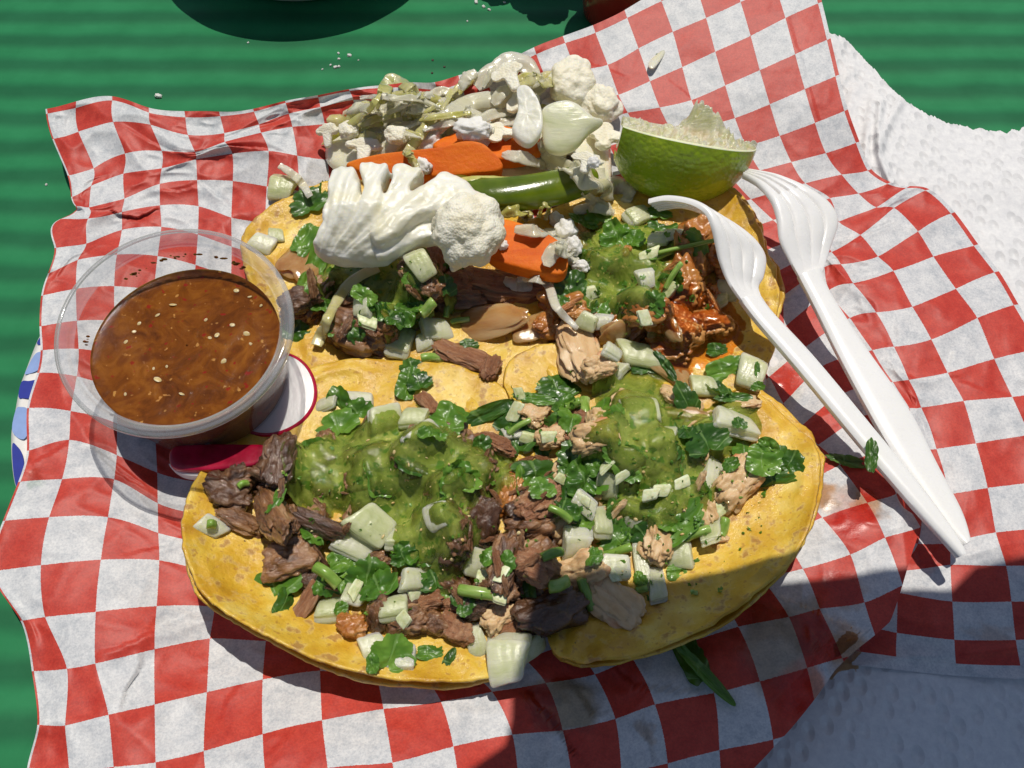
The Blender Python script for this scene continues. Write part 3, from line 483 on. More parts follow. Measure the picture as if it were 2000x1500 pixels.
def wsel(u, v):   # 0 = left mapping, 1 = right mapping
    wid = np.clip((13.8 - v) / 3.0, 0.0, 1.0) * 3.0 + 1e-3
    return sstep(-1, 1, (u - 19.2) / wid)
def make_sheet(side, nu, nv):
    v = np.linspace(-5.25, 18.9 if side == 0 else 18.55, nv); V2, T2 = np.meshgrid(v, np.linspace(0, 1, nu), indexing='ij')
    top = np.interp(V2, [0, 1], [0, 1])
    if side == 0:
        U2 = T2 * cutL(V2); U2 = U2 - .06 + .06 * T2
    else: U2 = 19.2 + T2 * (24.12 - 19.2)
    V2 = V2.copy(); first = -5.25 + .12 * noise(np.stack([U2[0] * .7, U2[0] * 0], -1), 2) - 1.2 * sstep(19.5, 24, U2[0])
    V2 = first[None] + (V2 + 5.25) / (V2[-1, 0] + 5.25) * (V2[-1] - first)[None]
    uv = np.stack([U2, V2], -1); pl = TL_(uv); pr = TR_(uv); w = wsel(U2, V2)[..., None]
    if side == 0: w = np.where(V2[..., None] >= 13.8, 0, w)
    else: w = np.where(V2[..., None] >= 13.8, 1, w)
    pp = pl * (1 - w) + pr * w; px, py = pp[..., 0], pp[..., 1]
    # keep the folded edge on the left: a pleat at row 0
    z = sheet_z(px, py, uv, ZL_) * (1 - w[..., 0]) + sheet_z(px, py, uv, ZR_) * w[..., 0]
    z = np.maximum(z, .06)
    X = P(px, py, z); return Geo(X.reshape(-1, 3), gridF(nv, nu), uv.reshape(-1, 2))
gL = make_sheet(0, 330, 420); gR = make_sheet(1, 90, 420)
gp = Geo(np.vstack([gL.V, gR.V]), gL.F + [tuple(i + len(gL.V) for i in f) for f in gR.F], np.vstack([gL.uv, gR.uv]))
# paper towel below, on the right: torn top edge, emboss, folds at its corner
def towel():
    edge = [(1560, 60, 1.1), (1638, 68, 1.3), (1700, 128, .9), (1760, 190, .6), (1800, 215, .5), (1860, 243, .45), (1940, 255, .4), (2000, 252, .4), (2100, 240, .4), (2300, 230, .4)]
    n = 260; e = catmull([(a, b) for a, b, c in edge], n); m = 230; G = []
    for j in range(m):
        t = j / (m - 1); row = e.copy(); jag = (fbm(np.stack([e[:, 0] * .06, e[:, 1] * .06], -1), 3) * 7 + fbm(np.stack([e[:, 0] * .3, e[:, 1] * .3], -1), 5) * 4) * (1 - t) ** 8
        tgt = np.stack([np.linspace(1380, 2300, n), np.linspace(1640, 1560, n)], -1)
        row = e + np.stack([jag * .4, jag], -1); G.append(row * (1 - t) + tgt * t)
    G = np.array(G); px, py = G[..., 0], G[..., 1]
    z = .16 + .0 * px + .5 * np.exp(-((px - 1700) / 130) ** 2 - ((py - 230) / 140) ** 2) + .9 * np.exp(-((px - 1610) / 60) ** 2 - ((py - 60) / 90) ** 2)
    a, b = px / 100, py / 100
    z += .09 * fbm(np.stack([a * .8, b * .8], -1), 11, 3) + .10 * np.exp(-((py - 330 - .12 * (px - 1700)) / 50) ** 2) + .08 * np.exp(-((py - 470 - .1 * (px - 1900)) / 35) ** 2)
    for pts, am, wd in [([(1720, 200), (1716, 290), (1742, 360)], .28, 9), ([(1705, 195), (1690, 300), (1700, 350)], .16, 9), ([(1760, 195), (1735, 240), (1722, 280)], .2, 10), ([(1665, 135), (1640, 165)], .14, 8), ([(1672, 170), (1655, 220), (1650, 260)], .12, 10)]:
        p = catmull(pts, 40); d = np.min(np.hypot(px[..., None] - p[:, 0], py[..., None] - p[:, 1]), -1); z += am * np.exp(-(d / wd) ** 2)
    z = np.maximum(z, .03); lo_ = sstep(900, 1100, py); z = z * (1 - lo_) + lo_ * (.05 + .02 * fbm(np.stack([a, b], -1), 12, 2))
    return Geo(P(px, py, z).reshape(-1, 3), gridF(m, n))
put('paper_towel', towel(), M['towel'], label='white embossed paper towel with a torn upper edge lying on the green table at right', cat='paper towel', hitme=True)
# card tray under the checkered paper, patterned rim showing at the left edge
def tray():
    rim = np.array([(88, 640), (72, 668), (50, 725), (38, 760), (27, 820), (22, 850), (23, 900), (28, 940), (36, 960), (60, 1010), (120, 1100)], float); r = catmull(rim, 60)
    rows = []
    for t, dz in ((0, 0), (.04, .06), (.12, 0), (.5, -.1), (1, -.25)):
        q = r + np.stack([np.full(60, 240 * t), np.linspace(30, -60, 60) * t], -1); rows.append(P(q[:, 0], q[:, 1], .62 + dz))
    A = np.array(rows); B = A + np.array((0, 0, -.06)); V = np.vstack([A.reshape(-1, 3), B.reshape(-1, 3)]); f = gridF(5, 60)
    F = f + [tuple(i + 300 for i in q[::-1]) for q in f] + [(i, 300 + i, 301 + i, i + 1) for i in range(59)]
    return Geo(V, F)
tr = empty('paper_tray', P(150, 860, .1), 'white card food tray with blue dotted rim showing under the paper at left', 'food tray')
put('rim', tray(), M['tray'], tr)
for nm, pts in (('dark_blue_dot', [(86, 650), (72, 670), (84, 672), (98, 655)]), ('light_blue_dot', [(70, 690), (52, 722), (50, 731), (72, 724), (88, 706), (90, 690)]), ('dark_blue_dot', [(42, 746), (36, 774), (46, 778), (66, 774), (75, 744), (56, 744)]),
                ('light_blue_dot', [(31, 800), (24, 842), (46, 858), (60, 830), (54, 800), (42, 795)]), ('dark_blue_dot', [(24, 868), (26, 920), (34, 952), (46, 915), (44, 888), (34, 872)])):
    o = catmull(pts, 30, True); c = o.mean(0); V = [P(c[0], c[1], .70)] + [P(x, y, .70) for x, y in o]; put(nm, Geo(V, [(0, 1 + (k + 1) % 30, 1 + k) for k in range(30)]), M['blue' if 'dark' in nm else 'lightblue'], tr)
pap = put('checkered_paper', gp, M['paper'], label='crumpled red and white checkered wax paper spread under the tacos', cat='wrapping paper', hitme=True)
# ---------------------------------------------------------------- tortillas
def tortilla(outline, z0, zr, dz=0, thick=.22, seed=0, grow=0, expn=3.2, rimwave=.0):
    expn = 4.2
    """outline: picture points with the rim's height; the middle lies at z0, the rim turns up"""
    o = np.array(outline, float); n = 220; q = catmull(o, n, True); c2 = q[:, :2].mean(0)
    rim = P(q[:, 0], q[:, 1], q[:, 2] + dz); cen = P(c2[0], c2[1], z0 + dz); R = np.linspace(0, 1, 60) ** .8; V = []; ang = np.linspace(0, 2 * math.pi, n, endpoint=False)
    cen2 = cen.copy()
    for r in R:
        xy = cen2[:2] + (rim[:, :2] - cen2[:2]) * r * (1 + grow)
        z = (z0 + dz) + (rim[:, 2] - (z0 + dz)) * r ** expn
        p3 = np.stack([xy[:, 0], xy[:, 1], np.zeros(n)], -1)
        z = z + .12 * fbm(p3 * .5, 40 + seed, 3) + .06 * fbm(p3 * 1.7, 50 + seed, 4) + rimwave * r ** 5 * np.sin(ang * 17 + 6 * noise(p3 * .5, seed)) + .11 * r ** 3 * (1 - np.abs(noise(np.stack([r * 7 + 0 * ang, 2.2 * np.cos(ang) * 1.5, 2.2 * np.sin(ang) * 1.5], -1), 90 + seed)) * 2)
        V.append(np.stack([xy[:, 0], xy[:, 1], z], -1))
    A = np.array(V); m = len(R); jag = .05 * fbm(A[-1] * 2.2, 60 + seed) + .03 * fbm(A[-1] * 9, 61 + seed); dr = A[-1] - cen; dr /= np.linalg.norm(dr, axis=1)[:, None]; A[-1] += dr * jag[:, None]
    edge = A[-1] + dr * thick * .45 - np.array((0, 0, thick * .5)); B = A.copy(); B[..., 2] -= thick; B[-1] = A[-1] - np.array((0, 0, thick))
    G = np.concatenate([A, edge[None], B[::-1]]); V = G.reshape(-1, 3); F = gridF(len(G), n, True); return Geo(V, F)
TL = [(480, 455, 1.0), (540, 400, 1.1), (640, 352, 1.2), (760, 330, 1.2), (900, 340, 1.1), (1010, 420, 1.0), (1060, 520, 1.0), (1072, 640, 1.0), (1040, 740, .95), (960, 790, 1.0), (850, 820, 1.0), (700, 830, 1.0), (600, 790, 1.0), (545, 700, .9), (510, 600, .9), (478, 520, .9)]
TR = [(1000, 480, 1.0), (1100, 400, 1.1), (1250, 372, 1.2), (1400, 368, 1.6), (1462, 408, 1.7), (1500, 485, 1.6), (1521, 560, 1.5), (1511, 640, 1.4), (1494, 715, 1.2), (1400, 780, 1.0), (1250, 800, 1.0), (1100, 760, 1.0), (1020, 640, 1.0)]
BR = [(1078, 1262, 1.3), (1110, 1284, 1.6), (1170, 1290, 1.8), (1300, 1258, 2.1), (1430, 1190, 2.3), (1545, 1090, 2.3), (1590, 990, 2.0), (1597, 900, 1.6), (1560, 835, 1.2), (1490, 775, 1.1), (1380, 705, 1.1), (1240, 680, 1.1), (1110, 668, 1.15), (1015, 690, 1.2), (985, 740, 1.2), (1000, 800, 1.1), (985, 900, 1.1), (1000, 1050, 1.1), (1060, 1190, 1.1)]
BL = [(393, 925, 1.7), (364, 985, 2.1), (359, 1050, 2.4), (380, 1130, 2.6), (432, 1188, 2.6), (522, 1240, 2.5), (620, 1286, 2.2), (720, 1315, 1.9), (850, 1330, 1.6), (950, 1322, 1.4), (1018, 1292, 1.3), (1048, 1215, 1.2), (1075, 1080, 1.2), (1075, 960, 1.2), (1030, 860, 1.15), (985, 760, 1.1), (880, 715, 1.1), (760, 700, 1.1), (640, 712, 1.1), (540, 770, 1.1), (450, 850, 1.2)]
def taco(o, z0, lab, grp, seed, off=(0, 0)):
    e = empty('corn_tortilla', P(np.mean([a[0] for a in o]), np.mean([a[1] for a in o]), .6), lab, 'tortilla', grp)
    lo = [(a[0] + (3 if a[0] > 1000 else -2) + 7 * noise(np.array([a[0] / 70., a[1] / 70.]), seed), a[1] + (9 if a[1] > 900 else -2) + 7 * noise(np.array([a[0] / 60., a[1] / 60.]), seed + 7), max(a[2] - .42, .72)) for a in o]
    put('lower_round', tortilla(lo, z0 - .3, 0, 0, .13, seed + 5, rimwave=.05), M['tortilla'], e, hitme=True)
    put('upper_round', tortilla(o, z0, 0, 0, .13, seed, rimwave=.05), M['tortilla'], e, hitme=True)
G4 = 'soft yellow corn tortillas, two rounds under each taco'
taco(TL, .86, 'yellow corn tortilla under the beef taco at upper left, beside the sauce cup', G4, 1)
taco(TR, .9, 'yellow corn tortilla under the pork taco at upper right, beneath the fork tines', G4, 2)
taco(BR, 1.0, 'yellow corn tortilla under the chicken taco at lower right, its bare rim partly shaded', G4, 3)
taco(BL, 1.05, 'yellow corn tortilla under the beef taco at lower left, folded rim towards the viewer', G4, 4)
# ================================================================ FOOD: unit shapes (about one unit across)
def boxnorm(d, p): return d / (np.abs(d) ** p).sum(-1, keepdims=True) ** (1 / p)
def g_meat(seed, fibre=1.0, p=2.6, sub=5, lump=.3, bend=.3):
    g = ico(sub); d = g.V; v = boxnorm(d, p) * np.array((.5, .5, .5)); s = seed * 7.7
    v = v * (1 + lump * fbm(d * 1.3 + s, seed, 3))[:, None] * (1 + .26 * fbm(d * 2.6 + s, seed + 3, 4))[:, None]
    gr = 1 - np.abs(noise(np.stack([v[:, 0] * 1.6 + s, v[:, 1] * 9 + 1.5 * noise(v * 3, seed), v[:, 2] * 9], -1), seed + 1)); v = v * (1 - fibre * .03 * (1 - gr) ** .8)[:, None]
    gr2 = 1 - np.abs(noise(np.stack([v[:, 0] * 3 + s, v[:, 1] * 22, v[:, 2] * 22], -1), seed + 2)); v = v * (1 - fibre * .02 * (1 - gr2))[:, None]
    cr = np.abs(noise(v * 2.6 + s, seed + 9)); v = v * (1 - .16 * np.exp(-(cr / .07) ** 2))[:, None]
    v[:, 2] += bend * (v[:, 0] ** 2 - .1) * (1 if seed % 2 else -1); v[:, 1] += bend * .6 * np.sin(v[:, 0] * 3 + seed)*.3
    g.V = v; return g
def g_onion(seed, p=9):
    """a diced bit of onion: one or two thin curved layers, cut square or aslant"""
    rr = random.Random(seed * 13); g = ico(5); d = g.V; v = boxnorm(d, p) * .5; s = seed * 3.3
    sx, sy = rr.uniform(-.35, .35), rr.uniform(-.3, .3); v[:, 0] *= 1 + sx * v[:, 1]; v[:, 1] *= 1 + sy * v[:, 0]; v[:, 0] += rr.uniform(-.35, .35) * v[:, 1]
    lay = np.round(v[:, 2] * 3.0) / 3.0; v[:, 1] += .16 * noise(np.stack([lay * 9 + s, lay * 0], -1), seed) * sstep(.1, .45, np.abs(v[:, 1]) + np.abs(v[:, 0]) * 0)
    k = rr.uniform(.5, 1.3); v[:, 2] = v[:, 2] * (1 - .35 * rr.random() * (v[:, 0] + .5)) - k * v[:, 1] ** 2 - .25 * k * v[:, 0] ** 2 + .08
    v += .03 * np.stack([fbm(d * 1.6 + s + q * 9, seed, 3) for q in range(3)], -1); v[:, 2] += .012 * np.sin(v[:, 0] * 26 + 3 * noise(d * 1.5, seed)) * sstep(.2, .42, np.abs(d[:, 2]))
    g.V = v; return g
def leaf_grid(rfun, seed, curl=.25, nr=9, nt=96):
    th = np.linspace(0, 2 * math.pi, nt, endpoint=False); r = rfun(th); V = [(0, -.0, 0)]; 
    for k in range(1, nr + 1):
        q = k / nr; V += [(q * r[i] * math.sin(th[i]), q * r[i] * math.cos(th[i]), 0) for i in range(nt)]
    V = np.array(V); uv = V[:, :2] + np.array((0, .42)); s = seed * 2.1
    x, y = V[:, 0].copy(), V[:, 1].copy(); rr = random.Random(seed)
    z = curl * (.9 * fbm(np.stack([x * 2.2 + s, y * 2.2], -1), seed, 2) + .35 * fbm(np.stack([x * 6 + s, y * 6], -1), seed + 1, 2)) + .10 * np.abs(x) - curl * 1.1 * rr.choice((1, 1, -.6)) * (y ** 2 + .6 * x ** 2)
    z += .008 * np.cos(7 * np.arctan2(x, y + .42))
    V[:, 2] = z; F = [(0, 1 + i, 1 + (i + 1) % nt) for i in range(nt)]
    for k in range(nr - 1):
        a = 1 + k * nt
        F += [(a + i, a + nt + i, a + nt + (i + 1) % nt, a + (i + 1) % nt) for i in range(nt)]
    return Geo(V, [f[::-1] for f in F], uv)
def g_leaf(seed, kind='leaf', curl=.3):
    rr = random.Random(seed * 5 + 1); ph = rr.uniform(-.4, .4)
    def r(th):
        if kind == 'leaf':
            b = .40 + .13 * np.abs(np.cos(1.5 * th)) ** .7; b = b + .06 * np.abs(np.cos(4.5 * th + ph)) - .03 + .035 * np.abs(np.sin(9.5 * th + seed)) + .03 * np.sin(2 * th + seed) + .02 * np.abs(np.sin(23 * th)); b = b * (1 - .3 * np.exp(-((th - math.pi) / .45) ** 2))
        elif kind == 'bit':
            c = np.abs(np.cos(th + ph)); b = .5 / np.maximum(np.abs(np.cos(th)) ** 3 + np.abs(np.sin(th)) ** 3, .01) ** (1 / 3) * (.8 + .2 * c); b = b + .06 * np.abs(np.sin(6 * th + seed)) * (th < 3) + .05 * noise(np.stack([np.cos(th) * 2 + seed, np.sin(th) * 2], -1), seed)
        elif kind == 'strip':
            b = 1 / np.sqrt((np.sin(th) / .5) ** 2 + (np.cos(th) / .5) ** 2); b = b * (1 - .12 * np.abs(np.sin(9 * th + seed)) * (th > 3))
        return b
    return leaf_grid(r, seed, curl)
def g_stalk(seed, curve=.3, hollow=True):
    rr = random.Random(seed); t = np.linspace(-.5, .5, 14); p = np.stack([t, curve * (t ** 2 - .12) * rr.choice((-1, 1)), .12 * np.sin(t * 4 + seed)], -1)
    return tube(p, .5 * np.ones(14) * (1 + .08 * np.sin(t * 9)), 12)
def stalkgeo(seed, ratio, curve=.3):
    """unit length, thickness = ratio"""
    rr = random.Random(seed); t = np.linspace(-.5, .5, 20); p = np.stack([t, curve * (t ** 2 - .12) * rr.choice((-1, 1)), .08 * np.sin(t * 4 + seed)], -1); return tube(p, .5 * ratio, 10)
def g_curd(seed, sub=6, cell=.34, amp=.11, flat=.8, stemz=-.35):
    g = ico(sub); d = g.V; s = seed * 4.7; v = d * .45; v = v * (1 + .35 * fbm(d * 1.2 + s, seed, 2))[:, None]
    w = worley(d + s, cell * 1.8, seed); w2 = worley(d + s, cell * .62, seed + 5); w3 = worley(d + s, cell * .25, seed + 8)
    v = v * (1 + amp * 1.9 * (.55 - w) + amp * .5 * (.5 - w2) + amp * .14 * (.5 - w3))[:, None]
    v[:, 2] *= flat; g.V = v; return g
def capsules(segs, voxel=.07, it=4):
    """segs: list of (p0, r0, p1, r1) in cm -> one fused skin"""
    V = []; F = []; o = 0; base = ico(3)
    for p0, r0, p1, r1 in segs:
        p0, p1 = np.array(p0, float), np.array(p1, float); L_ = np.linalg.norm(p1 - p0); k = max(2, int(L_ / (.22 * max(min(r0, r1), .12))))
        for t in np.linspace(0, 1, k): V.append(base.V * (r0 + (r1 - r0) * t) + p0 + (p1 - p0) * t); F += [tuple(i + o for i in f) for f in base.F]; o += len(base.V)
    me = bpy.data.meshes.new('tmp'); me.from_pydata(np.vstack(V).tolist(), [], F); ob = bpy.data.objects.new('tmp', me); scene.collection.objects.link(ob)
    m = ob.modifiers.new('r', 'REMESH'); m.mode = 'VOXEL'; m.voxel_size = voxel; s = ob.modifiers.new('s', 'SMOOTH'); s.factor = .6; s.iterations = it
    dg = bpy.context.evaluated_depsgraph_get(); ev = bpy.data.meshes.new_from_object(ob.evaluated_get(dg)); n = len(ev.vertices); A = np.zeros(n * 3); ev.vertices.foreach_get('co', A); A = A.reshape(-1, 3)
    F = [tuple(p.vertices) for p in ev.polygons]; bpy.data.objects.remove(ob); bpy.data.meshes.remove(me); bpy.data.meshes.remove(ev); return Geo(A, F)
def g_floret(seed):
    rr = random.Random(seed * 3 + 2); sg = [((0, -.5, 0), .13, (0, -.1, .02), .17)]
    for k in range(6):
        a = -1.15 + 2.3 * k / 5 + rr.uniform(-.12, .12); r = rr.uniform(.24, .34); p = (r * math.sin(a), -.05 + r * math.cos(a) * .95, rr.uniform(-.06, .1)); sg.append(((0, -.12, .02), .1, p, .1)); sg.append((p, rr.uniform(.12, .18), (p[0] * 1.08, p[1] * 1.05, p[2]), .12))
    g = capsules(sg, .028, 1); v = g.V; top = sstep(-.12, .05, v[:, 1] + .25 * np.abs(v[:, 0])); c = np.array((0, -.1, 0)); d = v - c; d /= np.linalg.norm(d, axis=1)[:, None] + 1e-9
    w = worley(v + seed, .15, seed); w2 = worley(v + seed, .065, seed + 4); v = v + d * (top * (.055 * (.5 - w) + .02 * (.5 - w2)))[:, None]
    v[:, 2] = np.minimum(v[:, 2], .11 + .02 * noise(v * 5, seed)); g.V = v * 1.05; return g
def g_slick(seed):
    g = ico(5); d = g.V; v = boxnorm(d, 2.6) * .5; v = v * (1 + .5 * fbm(d * 1.1 + seed * 3, seed, 2))[:, None]; v[:, 2] += -.9 * v[:, 1] ** 2 + .25 * np.sin(v[:, 0] * 5 + seed) * .5; g.V = v; return g
def g_crumb(seed):
    g = ico(4); d = g.V; s = seed * 2.2; g.V = boxnorm(d, 3) * .5 * (1 + .5 * fbm(d * 2 + s, seed, 4))[:, None]; return g
UNIT = {}
for k in range(7): UNIT['beef%d' % k] = g_meat(k + 1, 1.0)
for k in range(4): UNIT['pork%d' % k] = g_meat(k + 21, .35, 2.8, 5, .35, .2)
for k in range(5): UNIT['chick%d' % k] = g_meat(k + 31, .6, 3.6, 5, .3, .2)
for k in range(7): UNIT['onion%d' % k] = g_onion(k + 1)
UNIT['onion_slab'] = UNIT['onion0']
for k in range(6): UNIT['leaf%d' % k] = g_leaf(k + 1, 'leaf', .13)
for k in range(5): UNIT['bit%d' % k] = g_leaf(k + 11, 'bit', .16)
for k in range(4): UNIT['strip%d' % k] = g_leaf(k + 21, 'strip', .25)
for k in range(3): UNIT['fold%d' % k] = g_leaf(k + 31, 'leaf', .34)
for k in range(4): UNIT['stalk%d' % k] = stalkgeo(k, .3, .1)
for k in range(2): UNIT['thin%d' % k] = stalkgeo(k + 9, .07, .5)
for k in range(5): UNIT['curd%d' % k] = g_curd(k + 1, 5)
for k in range(4): UNIT['crumb%d' % k] = g_crumb(k + 1)
for k in range(4): UNIT['slick%d' % k] = g_slick(k + 1)
for k in range(4): UNIT['floret%d' % k] = g_floret(k + 1)
MESH = {}
def nrm(v): return v / (np.linalg.norm(v) + 1e-12)
def place(name, unit, mat, px, py, w, h=None, th=None, ang=0, lift=.35, follow=.6, face=0, tilt=12, hitme=True, label=None, cat=None, group=None, kind=None, at=None, parent=None):
    """a shared unit shape laid on whatever is already under that spot; w, h in picture px, th relative to the smaller"""
    h = h or w; g = UNIT[unit]
    if at is None: p, n = hit(px, py)
    else: p = P(px, py, at); n = np.array((0, 0, 1.0))
    ppc = FPX / depth_at(p); W, H = w / ppc, h / ppc; T = (th if th is not None else .6) * min(W, H)
    z = nrm(follow * n + (1 - follow) * np.array((0, 0, 1)) + face * nrm(CAM - p))
    rx, ry = RNG.normal(0, math.radians(tilt), 2); z = nrm(z + CR * rx + np.array((0, 1, 0)) * ry)
    a = math.radians(ang); x = CR * math.cos(a) + CU * math.sin(a); x = nrm(x - z * (x @ z)); y = np.cross(z, x)
    key = (unit, mat)
    if key not in MESH: MESH[key] = mesh_of(g, name, M[mat])
    o = bpy.data.objects.new(name, MESH[key]); scene.collection.objects.link(o)
    c = p + z * T * lift; m = Matrix(((x[0] * W, y[0] * H, z[0] * T, c[0] * S), (x[1] * W, y[1] * H, z[1] * T, c[1] * S), (x[2] * W, y[2] * H, z[2] * T, c[2] * S), (0, 0, 0, 1)))
    o.matrix_world = m
    if parent is not None: o.parent = parent; o.matrix_parent_inverse = parent.matrix_world.inverted() if False else Matrix.Translation(-Vector(parent.location))
    if hitme:
        R = np.stack([x * W, y * H, z * T], 1); addhit(g.V @ R.T + c, g.F)
    return tagit(o, label, cat, group, kind)
def inpoly(x, y, poly):
    c = False; n = len(poly)
    for i in range(n):
        x1, y1 = poly[i][:2]; x2, y2 = poly[(i + 1) % n][:2]
        if (y1 > y) != (y2 > y) and x < (x2 - x1) * (y - y1) / (y2 - y1) + x1: c = not c
    return c
def scatter(poly, n, fn):
    xs = [p[0] for p in poly]; ys_ = [p[1] for p in poly]; k = 0; pts = []
    while k < n:
        x, y = random.uniform(min(xs), max(xs)), random.uniform(min(ys_), max(ys_))
        if not inpoly(x, y, poly): continue
        if pts and min((x - a) ** 2 + (y - b) ** 2 for a, b in pts) < 18 ** 2 and random.random() < .8: continue
        pts.append((x, y)); fn(x, y, k); k += 1
# ---------------------------------------------------------------- meat that fills each taco, lower layer
def bed(poly, n, units, mat, name, lab, cat, grp, size=(60, 100)):
    def f(x, y, k):
        w = random.uniform(*size); place(name, random.choice(units), mat if isinstance(mat, str) else random.choice(mat), x, y, w, w * random.uniform(.55, .85), random.uniform(.7, 1.0), random.uniform(0, 180), .25, label=lab, cat=cat, group=grp, tilt=15)
    scatter(poly, n, f)
bf = ['beef%d' % k for k in range(7)]; pk = ['pork%d' % k for k in range(4)]; ck = ['chick%d' % k for k in range(5)]
P_BL = [(520, 900), (620, 860), (760, 850), (920, 870), (1000, 900), (1060, 980), (1080, 1080), (1060, 1160), (1010, 1190), (960, 1160), (900, 1220), (780, 1215), (680, 1190), (610, 1150), (590, 1060), (520, 1010)]
P_BR = [(1130, 880), (1200, 790), (1330, 800), (1430, 850), (1450, 950), (1380, 1030), (1280, 1110), (1180, 1130), (1120, 1060), (1080, 960)]
P_TL = [(590, 560), (650, 490), (780, 480), (860, 500), (900, 560), (860, 620), (740, 670), (640, 660), (590, 620)]
P_TR = [(1090, 600), (1130, 480), (1260, 440), (1380, 480), (1410, 560), (1370, 640), (1260, 660), (1160, 640)]
bed(P_BL, 34, bf, ['beef', 'beef', 'beef_dark'], 'beef_piece', 'brown beef scrap buried in the filling of the lower left taco', 'beef', 'beef filling of the lower left taco')
bed(P_BR, 20, ck, 'chicken', 'chicken_piece', 'pale chicken scrap buried in the filling of the lower right taco', 'chicken', 'chicken filling of the lower right taco')
bed(P_TL, 16, bf, ['beef', 'beef_pink'], 'beef_piece', 'brown beef scrap buried in the filling of the upper left taco', 'beef', 'beef filling of the upper left taco')
bed(P_TR, 16, pk, 'pastor', 'pork_piece', 'orange pork scrap buried in the filling of the upper right taco', 'pork', 'pork filling of the upper right taco')
bed([(680, 900), (800, 870), (940, 900), (950, 1000), (860, 1080), (700, 1010)], 8, bf, 'beef', 'beef_piece', 'brown beef scrap buried in the filling of the lower left taco', 'beef', 'beef filling of the lower left taco', (80, 110))
bed([(1200, 800), (1360, 850), (1380, 930), (1230, 950)], 5, ck, 'chicken', 'chicken_piece', 'pale chicken scrap buried in the filling of the lower right taco', 'chicken', 'chicken filling of the lower right taco', (70, 100))
# ---------------------------------------------------------------- meat one can tell apart
GB, GP, GC = 'beef pieces in the tacos', 'pork pieces in the upper right taco', 'chicken pieces in the lower right taco'
BEEF = [  # px, py, w, h, angle, unit, material, thickness, label
    (552, 905, 115, 62, 80, 0, 'beef_dark', .9, 'dark upright beef chunk touching the right end of the red radish slices'),
    (470, 940, 75, 62, 20, 1, 'beef', .8, 'brown beef knob with a green scallion bit, below the radish slices'),
    (444, 972, 88, 70, -15, 2, 'beef_dark', .8, 'dark glossy beef lump nearest the left rim of the lower left tortilla'),
    (466, 1024, 100, 42, -12, 3, 'beef', .8, 'narrow fibrous beef strip beside the onion square with a green core'),
    (548, 1010, 140, 66, -35, 4, 'beef', .8, 'long reddish brown fibrous beef piece left of the big green salsa pool'),
    (625, 1022, 110, 38, -28, 5, 'beef_dark', .8, 'thin nearly black beef strip under the left edge of the green salsa'),
    (572, 1098, 120, 80, 12, 6, 'beef', .7, 'broad brown beef chunk above the cilantro leaf at the bare tortilla patch'),
    (602, 1178, 100, 36, 65, 2, 'beef_pink', .8, 'upright pinkish beef strand left of the bottom onion cubes'),
    (838, 1180, 80, 42, 15, 0, 'beef_pink', .9, 'small shiny reddish beef knot below the middle onion at the taco foot'),
    (795, 1222, 96, 62, 10, 1, 'beef', .9, 'rounded brown beef chunk with a seared side near the bottom rim'),
    (852, 1222, 46, 56, 70, 3, 'beef', .9, 'small grooved beef bit between two rounder chunks at the bottom rim'),
    (900, 1190, 60, 56, 20, 4, 'beef_pink', .9, 'reddish beef nub below the green and white scallion strip'),
    (890, 1235, 52, 72, 70, 5, 'beef_pink', .9, 'pale pinkish beef bit left of the ribbed onion piece at the bottom'),
    (688, 1230, 55, 50, 0, 2, 'pastor', .9, 'small shiny orange brown meat nub under the bottom left onion cube'),
    (942, 1018, 105, 68, 72, 6, 'beef_dark', .9, 'smooth dark beef chunk at the right edge of the big green salsa pool'),
    (992, 968, 95, 52, 70, 1, 'pastor', .7, 'light brown salsa-smeared piece above the dark beef chunk'),
    (1048, 990, 90, 66, 40, 4, 'beef_pink', .8, 'reddish crumbly beef piece between the two lower salsa pools'),
    (1040, 1040, 90, 60, 15, 2, 'beef', .9, 'mid brown beef piece left of the squarish onion cube'),
    (988, 1100, 125, 52, 76, 0, 'beef', .9, 'tall shiny beef strip standing right of the bottom salsa edge'),
    (1043, 1112, 95, 66, -20, 3, 'beef_pink', .8, 'flaky beef piece above the bare yellow tortilla patch'),
    (925, 1180, 70, 46, 0, 5, 'beef_dark', .8, 'dark beef scrap behind the scallion strip at the taco foot'),
    (1112, 842, 98, 84, -35, 6, 'beef_pink', .55, 'flat purplish brown beef slab resting high between the two salsa pools'),
    (968, 872, 80, 38, -40, 1, 'beef_pink', .7, 'thin pinkish meat strand under cilantro above the right salsa edge'),
    (1075, 1205, 130, 84, 30, 2, 'beef_dark', .9, 'large beef chunk lying half in the hard shadow near the bottom'),
    (1000, 1228, 96, 34, 22, 4, 'beef_pink', .8, 'flat reddish beef strip leading to the biggest onion at the bottom'),
    (700, 655, 140, 82, -18, 3, 'beef', .85, 'large fibrous beef chunk at the lower edge of the upper left taco'),
    (622, 596, 120, 66, 70, 1, 'beef', .8, 'brown beef piece behind the long pale green cabbage ribbon'),
    (582, 595, 70, 48, 20, 5, 'beef_dark', .9, 'dark beef bit showing just right of the cup rim'),
    (958, 562, 190, 66, -14, 4, 'beef_pink', .6, 'long shredded beef slab lying under the right end of the cauliflower'),
    (900, 585, 90, 40, 0, 2, 'beef', .7, 'ragged beef shred under the left end of the long shredded slab'),
    (912, 708, 130, 44, -28, 0, 'beef_pink', .7, 'loose shredded beef strip on the bare tortilla between the tacos'),
    (958, 722, 60, 34, 60, 1, 'beef_pink', .7, 'curled end of shredded beef pointing down at the tortilla middle'),
    (836, 790, 62, 28, -58, 6, 'beef_pink', .7, 'short beef shred above the cilantro at the top of the lower left taco')]
